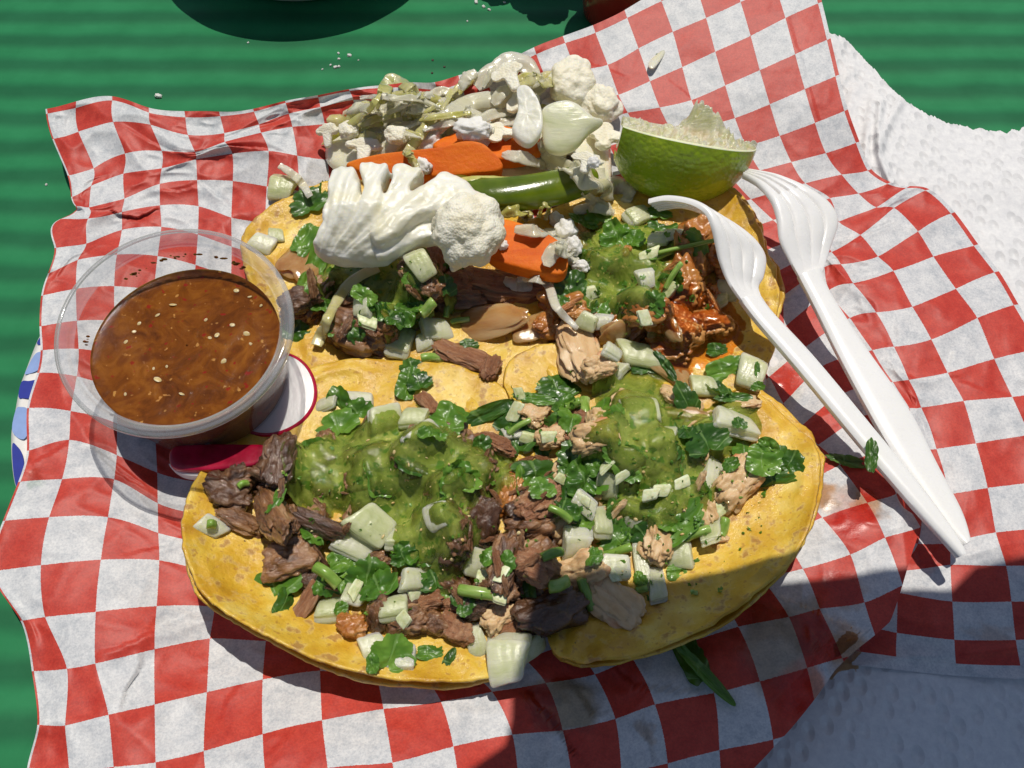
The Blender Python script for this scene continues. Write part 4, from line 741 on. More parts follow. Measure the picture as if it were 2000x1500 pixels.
for px, py, w, h, a, u, mt, th, lab in BEEF: place('beef_piece', 'beef%d' % u, mt, px, py, w, h, th, a, .3, label=lab, cat='beef', group=GB, tilt=6)
PORK = [(1192, 640, 92, 76, 30, 0, .8, 'orange brown pork piece left of the middle pork chunks'), (1264, 616, 100, 76, -30, 1, .8, 'glossy pork chunk directly below the upper right salsa pool'), (1326, 572, 92, 84, 40, 2, .9, 'pork chunk smeared with green salsa left of the upright pork piece'),
        (1366, 520, 92, 56, 75, 3, .9, 'upright glossy pork piece beside the fork with resting tines'), (1384, 592, 74, 38, 75, 0, .9, 'pale cut pork edge below the upright piece near the fork neck'), (1382, 648, 76, 62, 10, 1, .9, 'rounded pork knob at the lower right end of the pork filling'),
        (1334, 650, 62, 68, 80, 2, .9, 'dark orange pork bit left of the rounded knob'), (1360, 458, 72, 62, 30, 3, .8, 'bright orange pork chunk under the fork tines'), (1400, 500, 60, 60, 0, 0, .9, 'shaded pork piece hidden behind the fork bowl'),
        (1116, 608, 58, 50, 0, 1, .9, 'small wet pork bit left of the upper right salsa pool'), (1068, 640, 66, 50, 50, 2, .8, 'reddish pork scrap beside the grilled onion'), (1300, 690, 90, 46, -30, 3, .7, 'pork scrap under the large pale onion in the middle'), (1420, 540, 50, 50, 0, 2, .9, 'pork lump right beside the fork neck')]
for px, py, w, h, a, u, th, lab in PORK: place('pork_piece', 'pork%d' % u, 'pastor', px, py, w, h, th, a, .3, label=lab, cat='pork', group=GP, tilt=6)
CHK = [(1130, 690, 165, 80, 100, 0, .55, 'long pale chicken strip reaching from the upper tortilla down to the salsa'), (1168, 722, 60, 46, 20, 1, .8, 'small chicken knob left of the round onion slices'), (1044, 815, 60, 52, 60, 2, .8, 'pale chicken cube left of the flat purplish beef slab'),
       (1076, 858, 56, 40, 20, 3, .8, 'crumbly chicken bit below the flat purplish beef slab'), (1145, 1112, 96, 70, 25, 4, .8, 'textured chicken chunk left of the onion with cilantro flecks'), (1280, 1068, 92, 62, 68, 0, .9, 'smooth pale chicken block left of the long cilantro leaf'),
       (1438, 950, 110, 68, 50, 1, .9, 'chicken chunk with an orange browned side at the right of the salsa'), (1446, 795, 70, 34, 10, 2, .7, 'pinkish chicken scrap above the right onion slab'), (1312, 780, 56, 30, -55, 3, .8, 'thin chicken scrap beside the cilantro spray right of the salsa'),
       (1200, 1180, 120, 78, -40, 4, .6, 'grooved chicken slice lying in the hard shadow at the bottom'), (972, 1212, 66, 50, 50, 1, .9, 'pale chicken cube among the beef at the bottom rim'), (1400, 1052, 40, 24, 0, 2, .7, 'tiny chicken crumb beside the curved onion strip at the right')]
for px, py, w, h, a, u, th, lab in CHK: place('chicken_piece', 'chick%d' % u, 'chicken', px, py, w, h, th, a, .3, label=lab, cat='chicken', group=GC, tilt=6)
GO = 'grilled onion slices'
for px, py, w, h, a, lab in [(588, 512, 110, 74, 65, 'translucent brown grilled onion between the cup and the cauliflower stalk'), (950, 632, 190, 62, -4, 'wet amber grilled onion below the long shredded beef slab'), (1035, 640, 90, 56, 20, 'smaller amber grilled onion overlapping the end of the wet one'),
                             (1300, 630, 90, 34, -40, 'grilled onion sliver between pork chunks'), (1315, 728, 110, 46, -40, 'reddish grilled onion under the large pale onion piece'), (1340, 810, 80, 30, -10, 'grilled onion scrap right of the lower right salsa top'), (1200, 648, 70, 60, 30, 'amber onion skin over the left pork piece')]:
    place('grilled_onion', 'slick%d' % random.randrange(4), 'onion_brown', px, py, w, h, .3, a, .45, label=lab, cat='onion', group=GO)
WHERE = 'lower left'
def scrap(x, y, k): place('cilantro_leaf', random.choice(['leaf', 'bit']) + str(random.randrange(5)), 'leaf', x, y, random.uniform(34, 66), random.uniform(28, 50), 1, random.uniform(0, 360), .12, face=.2, tilt=22, label='chopped cilantro scrap half buried among the fillings ' + WHERE, cat='cilantro', group='cilantro scraps half buried ' + WHERE)
for po, n_, WHERE in ((P_BL, 18, 'of the lower left taco'), (P_BR, 20, 'of the lower right taco'), (P_TL, 10, 'of the upper left taco'), (P_TR, 9, 'of the upper right taco'), ([(1020, 780), (1120, 770), (1160, 900), (1150, 1030), (1040, 940)], 9, 'between the two lower tacos')): scatter(po, n_, scrap)
def shred(x, y, k): place('meat_shred', ('chick%d' if MT_ == 'chicken' else 'beef%d') % random.randrange(5), MT_, x, y, random.uniform(26, 58), random.uniform(9, 17), .8, random.uniform(0, 180), .3, tilt=24, label='thin loose %s shred in the filling %s' % (MT_[:4].replace('chic', 'chicken').replace('past', 'pork'), WHERE), cat='meat', group='loose meat shreds ' + WHERE)
for po, n_, WHERE, MT_ in ((P_BL, 26, 'of the lower left taco', 'beef'), (P_BR, 14, 'of the lower right taco', 'chicken'), (P_TL, 16, 'of the upper left taco', 'beef'), (P_TR, 12, 'of the upper right taco', 'pastor'), ([(1000, 860), (1090, 900), (1100, 1080), (1000, 1150), (930, 1100)], 12, 'between the two lower tacos', 'beef_pink')): scatter(po, n_, shred)
# ---------------------------------------------------------------- onions that the salsa covers
GW = 'diced white onion pieces'
def onion(px, py, w, h, a, lab, th=.5, face=.0, u=None, lift=.35): place('onion_piece', 'onion%d' % (random.randrange(7) if u is None else u), 'onion', px, py, w * .86, h * .88, th, a, lift, label=lab, cat='onion', group=GW, face=face, tilt=14)
for q in [(748, 822, 78, 66, 20, 'yellowish onion cube just under the top of the big salsa pool'), (830, 860, 80, 76, -30, 'onion cube bulging beneath the big salsa pool, upper right part'), (616, 885, 42, 66, 85, 'white onion slab at the left edge of the big salsa pool'), (790, 1060, 70, 60, 0, 'onion lump beneath the lower part of the big salsa pool'),
          (860, 1010, 60, 60, 10, 'onion lump beneath the right part of the big salsa pool'), (1252, 812, 82, 74, -5, 'large salsa-glazed onion cube at the top of the lower right pool'), (1292, 862, 70, 60, 20, 'salsa-covered onion lump in the middle of the lower right pool'), (1230, 905, 60, 60, 0, 'salsa-covered onion lump left of the centre of the lower right pool'),
          (1300, 960, 70, 60, 30, 'salsa-covered onion lump low in the lower right pool'), (1258, 535, 60, 60, 40, 'onion lump beneath the upper right salsa pool'), (760, 545, 70, 50, 20, 'onion lump beneath the upper left salsa pool'), (1260, 1015, 90, 60, -5, 'pale onion sheet at the lower edge of the lower right pool')]: onion(*q)
LG = 'cilantro leaves and bits'
def cil(px, py, w, h, a, lab, unit='leaf', th=1.0, lift=.15, face=.3, tilt=14, mat='leaf', **k):
    if px == 1700: k['at'] = 2.1
    n = {'leaf': 6, 'bit': 5, 'strip': 4, 'fold': 3, 'stalk': 4, 'thin': 2}[unit]; u = unit + str(random.randrange(n))
    if unit == 'stalk': h = h / .3 if h < w else h; 
    place('cilantro_leaf' if mat == 'leaf' else 'cilantro_stalk', u, mat, px, py, w * 1.0, h * 1.04, th, a, lift, face=face, tilt=tilt, label=lab, cat='cilantro', group=LG, **k)
def stalk(px, py, w, wid, a, lab, **k):
    u = 'stalk' + str(random.randrange(4)); place('cilantro_stalk', u, 'stem', px, py, w, wid / .3, 1 if wid / .3 < w else (wid / .3) / w, a, .16, label=lab, cat='cilantro', group='cilantro stalk cuttings', face=.2, tilt=6, **k)
for q in [(736, 935, 66, 80, 10, 'broad cilantro leaf glazed by the middle of the big salsa pool', 'bit'), (893, 935, 84, 62, 10, 'crumpled dark cilantro leaf at the right of the big salsa pool', 'fold'), (820, 1085, 60, 60, 0, 'dark cilantro leaf under the wet lower part of the big salsa pool', 'leaf'),
          (1222, 900, 60, 90, 60, 'cilantro leaf smeared by salsa left of the lower right pool centre', 'leaf'), (1290, 900, 80, 50, 40, 'cilantro leaf smeared by salsa in the lower right pool', 'leaf'), (700, 530, 80, 60, 20, 'dark cilantro leaf under the salsa below the cauliflower stalk', 'leaf')]: cil(*q)
# ================================================================ wet salsa, poured over whatever lies under it
def blur(a, k):
    if k < 1: return a
    x = np.arange(-3 * k, 3 * k + 1); w = np.exp(-x ** 2 / (2. * k * k)); w /= w.sum()
    pa = np.pad(a, ((3 * k, 3 * k), (3 * k, 3 * k)), 'edge'); pa = np.apply_along_axis(lambda r: np.convolve(r, w, 'valid'), 0, pa); return np.apply_along_axis(lambda r: np.convolve(r, w, 'valid'), 1, pa)
def pour(name, outline, thick, mat, lab, cat, k=3, step=.07, rough=.06, group=None, edge=.5, keep=.5):
    q = catmull(outline, 160, True); W = np.array([hit(x, y)[0] for x, y in q]); W[:, 2] = 0; W = catmull(W[::4], 200, True)
    x0, y0 = W[:, 0].min() - .4, W[:, 1].min() - .4; x1, y1 = W[:, 0].max() + .4, W[:, 1].max() + .4
    gx = np.arange(x0, x1, step); gy = np.arange(y0, y1, step); X, Y = np.meshgrid(gx, gy, indexing='ij')
    D = np.min(np.hypot(X[..., None] - W[None, None, :, 0], Y[..., None] - W[None, None, :, 1]), -1)
    ins = np.array([[inpoly(a, b, W) for b in gy] for a in gx]); D = np.where(ins, D, -D)
    p = np.stack([X, Y, 0 * X], -1); D = D + .13 * fbm(p * 1.8, 77, 3)
    act = D > -.35; Z = np.zeros_like(X)
    for i, j in zip(*np.nonzero(act)): Z[i, j] = hitz(X[i, j], Y[i, j])
    Z[~act] = Z[act].mean(); ZB = blur(Z, k); w = sstep(0, edge, D); f = thick * (sstep(-.02, edge * 1.1, D) - .25 * (1 - sstep(-.15, .05, D)))
    up = np.maximum(ZB, Z * keep + ZB * (1 - keep)); Zs = (Z * (1 - w) + up * w) + f + w * rough * (fbm(p * 1.6, 81, 4) + .4 * fbm(p * 5, 83, 3)); Zs = blur(Zs, 1)
    film = np.clip(Zs - Z, 0, 1); idx = -np.ones(X.shape, int); ok = D > -.2; idx[ok] = np.arange(ok.sum())
    V = np.stack([X[ok], Y[ok], Zs[ok]], -1); F = []
    for i in range(X.shape[0] - 1):
        for j in range(X.shape[1] - 1):
            a, b, c, d = idx[i, j], idx[i + 1, j], idx[i + 1, j + 1], idx[i, j + 1]
            if min(a, b, c, d) >= 0: F.append((a, b, c, d))
    return put(name, Geo(V, F, np.stack([film[ok], 0 * film[ok]], -1)), M[mat], label=lab, cat=cat, group=group, hitme=True)
GS = 'pools of green salsa on the tacos'
pour('chile_oil', [(1290, 600), (1370, 560), (1430, 590), (1455, 650), (1420, 700), (1350, 725), (1290, 690)], .05, 'oil', 'red chile oil pooled around the pork at the right of the upper right taco', 'sauce', k=1, rough=.01, edge=.3)
pour('green_salsa', [(598, 868), (650, 838), (715, 808), (790, 800), (850, 815), (900, 850), (960, 880), (1005, 905), (1000, 950), (945, 965), (920, 1010), (940, 1050), (915, 1100), (880, 1140), (820, 1150), (775, 1115), (755, 1060), (700, 1010), (640, 1000), (588, 985), (575, 930)], .17, 'verde', 'largest green salsa pool, on the lower left beef taco', 'salsa', group=GS)
pour('green_salsa', [(1165, 760), (1215, 722), (1280, 735), (1320, 785), (1360, 805), (1415, 780), (1478, 800), (1482, 852), (1445, 885), (1405, 910), (1395, 955), (1375, 995), (1320, 1025), (1245, 1020), (1185, 985), (1155, 920), (1140, 850), (1165, 810)], .19, 'verde', 'green salsa pool on the lower right chicken taco', 'salsa', group=GS)
pour('green_salsa', [(630, 500), (700, 490), (790, 485), (850, 510), (880, 560), (862, 600), (825, 612), (795, 645), (750, 632), (715, 600), (670, 580), (628, 560)], .22, 'verde', 'green salsa pool below the cauliflower stalk on the upper left taco', 'salsa', group=GS)
pour('green_salsa', [(1130, 460), (1195, 430), (1270, 440), (1305, 480), (1312, 540), (1280, 590), (1220, 612), (1155, 605), (1115, 550), (1135, 505)], .26, 'verde', 'green salsa pool on the upper right pork taco near the fork tines', 'salsa', group=GS)
# ================================================================ onions, cilantro on top
for q in [(722, 1032, 96, 78, -38, 'largest translucent onion cube, resting on the lower edge of the big salsa pool'), (690, 1070, 82, 46, -25, 'onion wedge tucked under the largest onion cube'), (810, 818, 58, 44, 0, 'clear onion cube at the top right of the big salsa pool'),
          (650, 1195, 72, 54, 15, 'bottom left onion cube beside a cilantro leaf scrap'), (694, 1166, 58, 52, -20, 'onion cube just above right of the bottom left onion cube'), (770, 1190, 64, 50, 15, 'pale green onion cube left of the shiny reddish beef knot'), (808, 1136, 76, 48, 12, 'shiny white onion wedge at the foot of the big salsa pool'),
          (928, 1096, 62, 64, -15, 'white onion square at the lower right end of the big salsa pool'), (929, 1250, 44, 66, 12, 'ribbed upright onion piece left of the biggest onion chunk'), (995, 1284, 92, 92, 5, 'biggest onion chunk, hanging over the bottom tortilla rim'), (1036, 1265, 40, 70, -65, 'onion shell leaning on the right of the biggest onion chunk'),
          (784, 1292, 62, 66, -5, 'onion square on the bottom rim right of the bright cilantro leaf'), (728, 1262, 60, 50, 20, 'clear onion slice behind the bright cilantro leaf at the bottom rim'), (412, 1031, 62, 44, -25, 'onion square with a green core at the far left rim'),
          (1123, 1058, 62, 62, -5, 'squarish pale onion cube alone left of the chicken'), (1199, 1112, 72, 56, 0, 'onion cube sprinkled with cilantro flecks above the shadow line'), (1254, 1110, 34, 120, 8, 'tall pointed onion sliver between two chicken pieces'), (1284, 1148, 38, 82, 3, 'onion strip crossing into the hard shadow'),
          (1328, 1082, 58, 58, -10, 'rounded onion scrap under the long cilantro leaf'), (1392, 1035, 40, 118, -28, 'curved onion strip on the bare right tortilla'), (1388, 930, 56, 96, -18, 'tall white onion slab at the right edge of the lower right salsa pool'), (1430, 836, 118, 70, 14, 'big green-tinged onion slab with a cilantro bit, right of the salsa'),
          (1190, 944, 50, 62, 5, 'white onion square left of the lower right salsa centre'), (1172, 1022, 46, 66, 12, 'onion piece under the left foot of the lower right salsa'), (1142, 985, 60, 40, -40, 'onion sheet between cilantro leaves left of the lower right salsa'),
          (1192, 690, 46, 42, 0, 'small round onion slice at the left end of the large pale onion'), (1254, 700, 112, 58, -12, 'large pale striped onion piece in the middle, between the right tacos'), (1203, 730, 52, 44, -20, 'curved onion piece below the small round slice'), (1372, 757, 58, 50, -5, 'square onion cube below the wide cilantro strip'),
          (1466, 732, 62, 72, -30, 'onion square leaning out over the paper right of the tacos'), (1147, 630, 46, 40, -20, 'clear onion cube under the left of the upper right salsa'), (1178, 628, 40, 30, 0, 'onion shard beside the clear cube under the upper right salsa'), (1420, 572, 52, 56, 0, 'shaded onion piece under the neck of the fork with resting tines'),
          (1405, 590, 40, 30, 30, 'small shaded onion bit below the fork neck'), (783, 672, 54, 78, -12, 'tall clear onion cube on the lower edge of the upper left taco'), (848, 645, 66, 52, 10, 'bright white onion cube right of the tall clear one'), (711, 596, 40, 62, 5, 'upright onion slice with a cilantro rim below the upper left salsa'),
          (832, 668, 40, 40, 20, 'clear onion bit tucked below the bright white cube'), (824, 520, 50, 66, 25, 'white onion wedge under the cauliflower head'), (513, 480, 56, 44, -20, 'greenish onion piece just right of the cup rim'), (540, 462, 34, 34, 0, 'small round green onion ring near the cup rim'), (553, 368, 58, 52, -5, 'onion cube alone on the upper left tortilla edge'),
          (700, 782, 70, 34, -5, 'thin clear onion film on the bare tortilla above the salsa'), (640, 790, 50, 30, 10, 'clear onion flake beside the radish slice'), (1292, 470, 50, 44, -30, 'onion scrap among cilantro below the fork tips'), (1245, 425, 44, 60, -60, 'onion wedge below the fork tips near the lime'),
          (1002, 850, 46, 30, 0, 'small onion bit in the cilantro between the lower salsa pools'), (1027, 868, 26, 46, 10, 'thin onion sliver below the cilantro knot in the middle'), (1315, 460, 40, 30, 0, 'onion crumb under the lower tines of the fork'), (1260, 545, 40, 40, 20, 'onion shard poking out of the upper right salsa')]: onion(*q)

for q in [(541, 1146, 96, 66, 20, 'serrated cilantro leaf on the bare patch at lower left', 'leaf'), (552, 1182, 50, 60, -20, 'dark lower lobe of the serrated leaf at lower left', 'bit'), (690, 1100, 70, 66, 10, 'bright cilantro leaf below the largest onion cube', 'leaf'), (720, 1125, 88, 60, -15, 'cilantro leaf between the onion cubes at the taco foot', 'leaf'),
          (746, 1152, 76, 66, 30, 'bright green cilantro leaf with a pointed lobe above the bottom onions', 'leaf'), (664, 1096, 60, 44, 40, 'cilantro leaf edge above the stalk cutting at lower left', 'bit'), (664, 1188, 28, 24, 0, 'tiny cilantro scrap on the bottom left onion cube', 'bit'), (794, 1084, 56, 44, 10, 'wet dark cilantro curl at the foot of the big salsa pool', 'fold'),
          (764, 1278, 84, 74, -25, 'bright cilantro leaf spread on the bottom tortilla rim', 'leaf'), (728, 1296, 28, 34, 10, 'small cilantro tip hanging over the bottom rim', 'bit'), (838, 1276, 60, 30, 10, 'dark cilantro blade on the bottom rim right of the onion square', 'bit'), (874, 1290, 56, 20, 55, 'narrow cilantro strip standing on the bottom rim', 'strip'),
          (850, 1134, 62, 44, 15, 'cilantro leaf beside the shiny white onion wedge', 'leaf'), (664, 835, 84, 62, 20, 'glossy cilantro leaf at the top left of the big salsa pool', 'leaf'), (667, 790, 48, 66, 30, 'broad flat cilantro leaf above the big salsa pool', 'bit'), (702, 806, 60, 44, 35, 'small cilantro leaf right of the broad flat one', 'leaf'),
          (876, 820, 76, 66, -20, 'cilantro leaf at the top right of the big salsa pool', 'bit'), (842, 850, 54, 40, 0, 'minced cilantro clump left of the long blade', 'fold'), (942, 812, 140, 34, 24, 'long cilantro blade sweeping up across the bare tortilla', 'strip'), (1004, 822, 76, 60, -10, 'cilantro leaf beside the chicken cube in the middle', 'leaf'),
          (1010, 866, 80, 66, 20, 'ragged cilantro leaf in the middle of the lower tacos', 'leaf'), (938, 868, 40, 34, 0, 'green cilantro fleck above the right salsa edge', 'bit'), (1046, 922, 110, 44, 8, 'long dark cilantro leaf between the two lower salsa pools', 'bit'), (1020, 945, 46, 70, 10, 'upright glossy cilantro bit under the long dark leaf', 'bit'),
          (1056, 958, 52, 44, 20, 'small cilantro leaf right of the upright bit', 'leaf'), (1136, 938, 84, 74, 15, 'crumpled cilantro leaf at the left of the lower right salsa', 'fold'), (1118, 890, 60, 50, 0, 'cilantro leaf just below the flat purplish beef slab', 'leaf'), (1150, 905, 50, 60, 50, 'cilantro leaf tucked beside the white onion square', 'bit'),
          (1104, 998, 66, 62, -20, 'dark curled cilantro leaf left of the lower right salsa foot', 'fold'), (1184, 797, 60, 40, -20, 'cilantro leaf at the top left of the lower right salsa', 'leaf'), (1206, 1048, 84, 58, 40, 'glossy cilantro leaf below the lower right salsa', 'leaf'), (1328, 1028, 120, 54, 45, 'long cilantro leaf hanging off the lower right salsa', 'bit'),
          (1260, 1040, 60, 40, 30, 'cilantro leaf scrap above the tall onion sliver', 'leaf'), (1320, 1118, 44, 30, 5, 'dark cilantro bit half in shadow beside the onion strip', 'bit'), (1376, 862, 90, 60, 20, 'wet cilantro leaf at the right of the lower right salsa', 'leaf'), (1340, 850, 60, 46, 60, 'dark wet cilantro fold on the lower right salsa', 'fold'),
          (1450, 884, 56, 34, -10, 'cilantro leaf bridging the onion slab and the right spray', 'leaf'), (1488, 900, 76, 62, -10, 'rounded veined cilantro leaf lying on the right tortilla', 'bit'), (1524, 912, 74, 66, 30, 'feathery cilantro sprig near the right tortilla edge', 'leaf'), (1545, 905, 50, 50, -30, 'serrated cilantro tip pointing at the right tortilla edge', 'leaf'),
          (1510, 935, 80, 40, 10, 'lower leaf of the cilantro sprig on the right tortilla', 'leaf'), (1500, 872, 40, 46, 50, 'upper fringe of the cilantro sprig on the right tortilla', 'strip'), (1428, 910, 38, 28, 15, 'cilantro bit stuck to the browned chicken chunk', 'bit'), (1442, 829, 30, 26, 0, 'tiny cilantro leaf on the big green-tinged onion slab', 'leaf'),
          (1252, 1132, 26, 30, 20, 'tiny cilantro leaf on the tall onion sliver', 'leaf'), (1087, 762, 84, 52, 20, 'bright cilantro leaf on the bare tortilla top centre', 'leaf'), (1078, 790, 80, 44, 0, 'dark cilantro leaf above the flat purplish beef slab', 'leaf'), (1040, 780, 90, 26, -8, 'thin cilantro blade left of the leaf above the beef slab', 'strip'),
          (1298, 714, 76, 24, -55, 'dark cilantro strip on the right end of the large pale onion', 'strip'), (1266, 720, 62, 24, 5, 'cilantro leaf lying on the front of the large pale onion', 'leaf'), (1398, 684, 50, 28, 5, 'flat veined cilantro leaf in the red oil', 'bit'), (1412, 722, 98, 42, 18, 'wide cilantro strip above the square onion cube', 'bit'),
          (1402, 762, 40, 60, 60, 'cilantro tail below the wide strip', 'strip'), (1430, 778, 80, 20, 2, 'thin dark cilantro line left of the leaning onion square', 'strip'), (1338, 782, 46, 66, 25, 'cilantro leaf at the top of the lower right salsa', 'leaf'), (1478, 722, 14, 30, 0, 'tiny cilantro speck on the leaning onion square', 'bit'), (1481, 755, 26, 18, 0, 'cilantro scrap at the foot of the leaning onion square', 'leaf'),
          (1112, 566, 70, 60, 30, 'dark wet cilantro leaf left of the upper right salsa', 'bit'), (1186, 610, 50, 34, 50, 'cilantro bit at the foot of the upper right salsa', 'leaf'), (1204, 466, 76, 56, 10, 'cilantro leaf at the top of the upper right salsa', 'fold'), (1136, 436, 50, 56, 60, 'upright cilantro leaf below the jalapeno end', 'bit'), (1165, 425, 50, 40, 20, 'cilantro leaf below the cabbage under the lime', 'leaf'),
          (1290, 448, 60, 40, 15, 'fine cilantro leaf below the fork tips', 'leaf'), (1240, 470, 50, 40, -30, 'cilantro leaf in the upper right salsa top', 'leaf'), (1285, 420, 50, 30, 0, 'dark cilantro under the fork tips', 'leaf'), (604, 400, 70, 56, 20, 'dark cilantro sprig left of the cauliflower stalk', 'leaf'), (598, 470, 50, 66, -30, 'dark cilantro leaf below the cauliflower stalk base', 'bit'),
          (618, 510, 40, 80, -10, 'wet dark cilantro at the left of the upper left salsa', 'bit'), (634, 376, 30, 60, -10, 'feathery cilantro against the top of the cauliflower stalk', 'strip'), (642, 597, 36, 22, 10, 'small cilantro leaf on the fibrous beef left of the cabbage ribbon', 'leaf'), (710, 578, 36, 50, 60, 'cilantro leaf draped over the upright onion slice', 'bit'),
          (575, 648, 56, 50, -40, 'dark cilantro in the shade beside the cup', 'bit'), (758, 622, 70, 44, -40, 'dark cilantro below the tip of the upper left salsa', 'fold'), (804, 722, 50, 40, 10, 'bright cilantro knot on the bare tortilla below the onion cube', 'leaf'), (796, 752, 52, 64, -10, 'broad torn cilantro leaf on the bare tortilla', 'bit'), (820, 750, 50, 44, 20, 'side lobe of the torn leaf on the bare tortilla', 'leaf'),
          (822, 597, 50, 44, 0, 'cilantro beside the bright white onion cube', 'leaf'), (800, 612, 56, 60, 60, 'dark cilantro right of the upper left salsa tip', 'fold'), (914, 676, 40, 24, 15, 'small dark cilantro leaf below the grilled onion', 'leaf'), (870, 560, 40, 40, 0, 'cilantro at the left end of the shredded beef slab', 'leaf'), (1095, 592, 40, 30, 0, 'cilantro scrap at the end of the shredded beef slab', 'bit'),
          (1700, 890, 26, 60, -5, 'upright blade of the stray cilantro leaf touching the fork handle', 'bit', 1, .15, .3, 4), (1650, 903, 84, 26, -20, 'fallen cilantro leaf strip on the paper by the fork handle', 'strip')]: cil(*q)
for q in [(640, 1127, 58, 24, -40, 'thick pale stalk cutting below the onion wedge at lower left'), (1092, 1006, 50, 16, -30, 'stalk cutting on the dark curled leaf'), (1074, 1085, 42, 20, 20, 'short stalk cutting left of the squarish onion cube'), (1086, 1134, 42, 26, 5, 'green stalk cutting below the onion cube, with cut ends'),
          (1143, 1156, 62, 22, -70, 'upright stalk cutting at the edge of the hard shadow'), (1203, 1080, 62, 18, 14, 'bright stalk cutting above the flecked onion cube'), (1360, 1042, 52, 18, 22, 'bright stalk cutting by the curved onion strip'), (1412, 1036, 34, 20, 75, 'stalk cutting right of the curved onion strip'), (942, 1156, 84, 24, -8, 'pale split stalk across the beef at the taco foot'),
          (1140, 800, 44, 22, 85, 'upright hollow stalk right of the flat purplish beef slab'), (1120, 795, 30, 18, 10, 'small stalk ring at the top of the flat purplish beef slab'), (846, 703, 44, 18, 8, 'stalk cutting right of the tall clear onion cube'), (902, 629, 36, 12, 5, 'thin stalk bit on the grilled onion'), (873, 606, 34, 12, 80, 'upright thin stalk left of the grilled onion'),
          (837, 606, 34, 22, 40, 'pale green stalk curl above the bright white onion cube'), (1316, 540, 56, 12, 55, 'slim stalk leaning on the salsa-smeared pork'), (1300, 500, 60, 14, 25, 'wet stalk right of the upper right salsa top'), (1340, 482, 130, 9, 12, 'long thin stalk arching from the salsa to the fork tines'), (1255, 620, 40, 10, 50, 'stalk bit below the upper right salsa'),
          (475, 950, 22, 14, 40, 'green bit on the beef knob below the radish slices'), (1015, 835, 50, 12, 30, 'stalk across the leaf beside the chicken cube'), (1280, 965, 50, 16, 35, 'stalk bit under the surface of the lower right salsa'), (412, 1026, 18, 18, 0, 'green core on the onion square at the far left rim'), (1251, 1154, 22, 14, 5, 'short green stalk bit on the shaded right tortilla'), (1356, 1160, 14, 10, 0, 'tiny green bit on the shaded right tortilla'),
          (890, 525, 34, 14, -30, 'stalk bit on the top edge of the shredded beef slab')]: stalk(*q)
place('cilantro_leaf', 'bit1', 'leaf', 1350, 1292, 62, 112, 1, 25, .2, hitme=True, label='large dark cilantro leaf lying on the shaded paper below the tacos', cat='cilantro', group=LG)
place('cilantro_leaf', 'strip1', 'leaf', 1370, 1312, 175, 26, 1.2, -50, .5, hitme=True, label='long narrow cilantro blade beside the big dark leaf on the shaded paper', cat='cilantro', group=LG)
def bit_onion(x, y, k): place('onion_piece', 'onion%d' % random.randrange(7), 'onion_bit', x, y, random.uniform(24, 44), random.uniform(15, 28), .35, random.uniform(0, 180), .35, tilt=22, label='small translucent onion bit among the meat and cilantro ' + WHERE, cat='onion', group='small onion bits ' + WHERE)
for po, n_, WHERE in ((P_BL[7:] + P_BL[:1], 6, 'of the lower left taco'), (P_BR, 7, 'of the lower right taco'), (P_TL, 4, 'of the upper left taco'), (P_TR, 4, 'of the upper right taco'), ([(960, 780), (1120, 740), (1160, 900), (1150, 1030), (1040, 940)], 6, 'between the two lower tacos')): scatter(po, n_, bit_onion)
# finely minced bits that nobody could count
def confetti(name, polys, n, units, mat, s0, s1, lab, cat, th=1):
    gs = []
    for _ in range(n):
        po = random.choice(polys)
        while True:
            x, y = random.uniform(min(a for a, b in po), max(a for a, b in po)), random.uniform(min(b for a, b in po), max(b for a, b in po))
            if inpoly(x, y, po): break
        p, nn = hit(x, y); g = UNIT[random.choice(units)]; s = random.uniform(s0, s1) / (FPX / depth_at(p)); sub = g
        z = nrm(nn + RNG.normal(0, .35, 3)); a = random.uniform(0, 6.28); x_ = nrm(np.cross(z, (math.sin(a), math.cos(a), .1))); y_ = np.cross(z, x_); R = np.stack([x_ * s, y_ * s * random.uniform(.35, 1), z * s * th], 1); gs.append(Geo(g.V @ R.T + p + z * s * .1, g.F))
    return put(name, merge(gs), M[mat], kind='stuff', label=lab, cat=cat)
def low(g, step): return g
mini = leaf_grid(lambda th: .5 * (1 - .3 * np.abs(np.sin(2.5 * th + .4))), 5, .5, 2, 12); UNIT['mini0'] = mini
mini2 = leaf_grid(lambda th: .5 / np.sqrt((np.sin(th) / .45) ** 2 + np.cos(th) ** 2) ** 1.0 * .6, 8, .5, 2, 10); UNIT['mini1'] = mini2
UNIT['seed0'] = Geo(ico(2).V * np.array((.5, .42, .22)), ico(2).F); c0 = ico(2); UNIT['grain0'] = Geo(c0.V * .5 * (1 + .3 * noise(c0.V * 2, 4))[:, None], c0.F)
allp = [P_BL, P_BR, P_TL, P_TR, P_BL, P_BR]
confetti('minced_cilantro', allp + [[(1450, 900), (1560, 900), (1520, 1000), (1400, 1180), (1250, 1200), (1300, 1050)], [(1000, 740), (1150, 720), (1120, 900), (960, 860)]], 330, ['mini0', 'mini1'], 'leaf', 6, 20, 'finely minced cilantro scattered over all the taco fillings', 'minced cilantro')
confetti('salsa_seed', [P_BL[4:] + P_BL[:4], P_BR, [(600, 860), (900, 850), (960, 1000), (860, 1130), (620, 980)]], 46, ['seed0'], 'seed', 5, 11, 'small pale seeds dotted through the green salsa', 'seeds')
